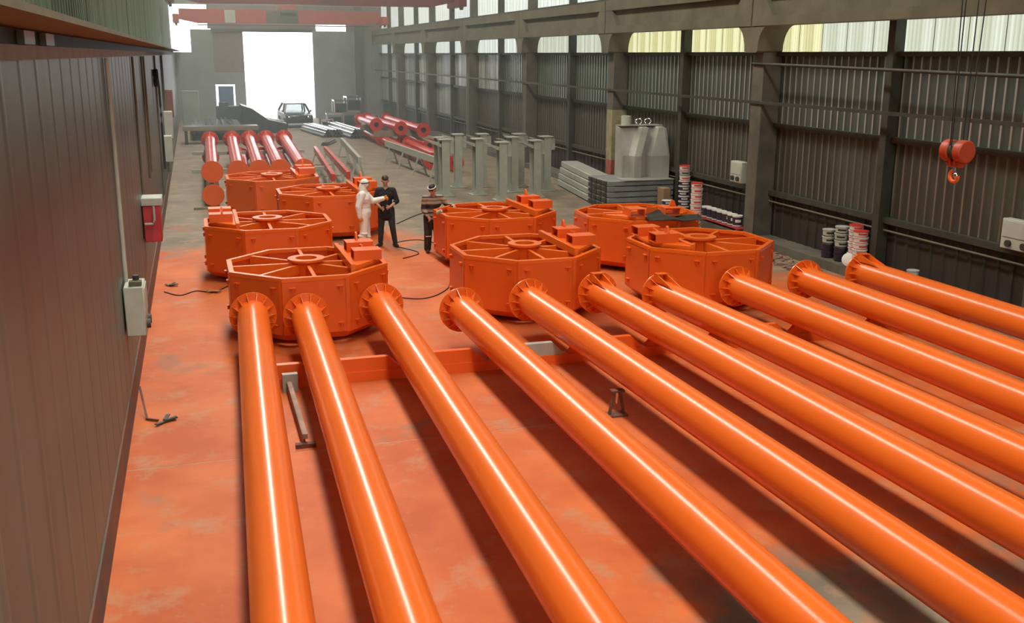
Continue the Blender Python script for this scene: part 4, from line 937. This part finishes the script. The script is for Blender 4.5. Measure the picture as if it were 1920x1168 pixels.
# --- person in black top
J2 = dict(pel=V3(0, 0, 0.95), waist=V3(0, 0.01, 1.08), chest=V3(0, 0.02, 1.28), neck0=V3(0, 0.0, 1.45), head=V3(0.0, -0.05, 1.615), look=(0.25, -1), tilt=0.45,
          shL=V3(0.175, 0.01, 1.385), elL=V3(0.27, -0.02, 1.13), wrL=V3(0.13, -0.22, 1.02), fdL=(-0.8, -0.45, -0.3), thL=(-0.2, -0.3, 1), shR=V3(-0.175, 0.01, 1.385), elR=V3(-0.27, -0.02, 1.12), wrR=V3(-0.10, -0.22, 0.99), fdR=(0.8, -0.4, -0.35), thR=(0.2, -0.3, 1),
          hipL=V3(0.095, 0, 0.92), knL=V3(0.15, -0.03, 0.50), anL=V3(0.20, 0.02, 0.09), toeL=V3(0.27, -0.13, 0.045), hipR=V3(-0.095, 0, 0.92), knR=V3(-0.13, -0.02, 0.50), anR=V3(-0.16, 0.02, 0.09), toeR=V3(-0.22, -0.13, 0.045), curlL=0.8, curlR=0.8)
def wear2(t, J, P):
    c = limb([V3(0, 0, 0.80), J['pel'], J['waist'], J['chest'], J['neck0'] - V3(0, -0.01, 0.045)], [0.165, 0.165, 0.155, 0.16, 0.085]) + [(J['chest'] - V3(0.09, 0, 0), J['chest'] + V3(0.09, 0, 0), 0.135, 0.135), (V3(-0.07, 0, 0.78), V3(0.07, 0, 0.78), 0.14, 0.14)]
    for s in ('L', 'R'): c += limb([J['neck0'] - V3(0, 0, 0.06), J['sh' + s], J['el' + s], J['el' + s].lerp(J['wr' + s], 0.25)], [0.085, 0.082, 0.066, 0.06])
    capsules('black_top', c, TEE, t, 0.010, 3)
    c = [(J['pel'] - V3(0.05, 0, 0.02), J['pel'] + V3(0.05, 0, -0.02), 0.135, 0.135)]
    for s in ('L', 'R'): c += limb([J['hip' + s], J['kn' + s], J['an' + s] + V3(0, 0, 0.02)], [0.115, 0.075, 0.062])
    capsules('jeans', c, JEANS, t, 0.010, 3)
    capsules('hair', [(P(-0.030, 0, 0.062), P(0.012, 0, 0.072), 0.088, 0.072), (P(-0.045, 0, 0.0), P(-0.04, 0, -0.04), 0.076, 0.058), (P(0.055, -0.03, 0.085), P(0.055, 0.03, 0.085), 0.025, 0.025)], HAIR, t, 0.009, 2)
    shoes(t, J)
person('person in black top and dark jeans looking down at their hands', (4.33, 24.25, 0), math.radians(-18), J2, wear2)
# --- person in striped sweater, one hand on the drum
J3 = dict(pel=V3(0, 0, 0.90), waist=V3(0.0, 0.0, 1.02), chest=V3(0.02, -0.03, 1.20), neck0=V3(0.02, -0.07, 1.355), head=V3(-0.01, -0.13, 1.50), look=(-0.75, -1), tilt=0.5,
          shL=V3(0.20, -0.05, 1.31), elL=V3(0.38, -0.10, 1.12), wrL=V3(0.44, -0.32, 1.17), fdL=(0.1, -1, -0.25), thL=(-1, 0, 0.2), shR=V3(-0.17, -0.05, 1.31), elR=V3(-0.21, -0.05, 1.04), wrR=V3(-0.14, -0.22, 0.90), fdR=(0.3, -0.5, -0.8), thR=(0.4, -1, 0.2),
          hipL=V3(0.09, 0, 0.87), knL=V3(0.12, -0.03, 0.48), anL=V3(0.14, 0.03, 0.09), toeL=V3(0.15, -0.14, 0.045), hipR=V3(-0.09, 0, 0.87), knR=V3(-0.11, -0.05, 0.48), anR=V3(-0.11, 0.03, 0.09), toeR=V3(-0.14, -0.14, 0.045), curlL=0.3, curlR=0.6)
def wear3(t, J, P):
    c = limb([V3(0, 0, 0.80), J['pel'], J['waist'], J['chest'], J['neck0'] - V3(0, -0.01, 0.02)], [0.155, 0.16, 0.155, 0.16, 0.085]) + [(J['chest'] - V3(0.08, 0, 0), J['chest'] + V3(0.08, 0, 0), 0.14, 0.14), (V3(-0.06, 0, 0.80), V3(0.06, 0, 0.80), 0.135, 0.135)]
    for s in ('L', 'R'): c += limb([J['neck0'] - V3(0, 0, 0.06), J['sh' + s], J['el' + s], J['el' + s].lerp(J['wr' + s], 0.9)], [0.085, 0.082, 0.066, 0.048])
    capsules('striped_sweater', c, STRIPE, t, 0.010, 3)
    c = [(J['pel'] - V3(0.05, 0, 0.05), J['pel'] + V3(0.05, 0, -0.05), 0.135, 0.135)]
    for s in ('L', 'R'): c += limb([J['hip' + s], J['kn' + s], J['an' + s] + V3(0, 0, 0.0)], [0.12, 0.098, 0.085])
    capsules('trousers', c, PANTS, t, 0.010, 3)
    capsules('cap', [(P(-0.025, 0, 0.065), P(0.0, 0, 0.075), 0.096, 0.085), (P(-0.05, 0, -0.01), P(-0.04, 0, -0.03), 0.078, 0.066), (P(0.06, -0.03, 0.06), P(0.06, 0.03, 0.06), 0.035, 0.035)], BLACK, t, 0.009, 2)
    obj('cap_band', MB().path([P(0.090 * math.cos(a) - 0.010, 0.090 * math.sin(a), 0.088) for a in [i * PI / 12 for i in range(25)]], 0.014, 8), WHITEP, t)
    shoes(t, J)
    obj('hem_patch', MB().box(-0.19, -0.06, -0.135, -0.125, 0.40, 0.42), WHITEP, t)
person('person in striped brown sweater and cap bending beside the drum', (5.24, 23.22, 0), math.radians(0), J3, wear3)

# ------------------------------------------------------------------ haze volume added over the far end
hz = bpy.data.materials.new('far_haze'); hz.use_nodes = True; nt = hz.node_tree; nt.nodes.remove(nt.nodes['Principled BSDF'])
vsn = nt.nodes.new('ShaderNodeVolumeScatter'); vsn.inputs['Color'].default_value = (0.86, 1.0, 0.96, 1); vsn.inputs['Density'].default_value = 0.0095; vsn.inputs['Anisotropy'].default_value = 0.55
nt.links.new(vsn.outputs[0], nt.nodes['Material Output'].inputs['Volume'])
ho = obj('haze', MB().box(-0.98, 13.2, 25.5, 76.9, 0.01, 11.0), hz); tag(ho, 'haze over the far end of the hall', 'haze'); ho['kind'] = 'stuff'
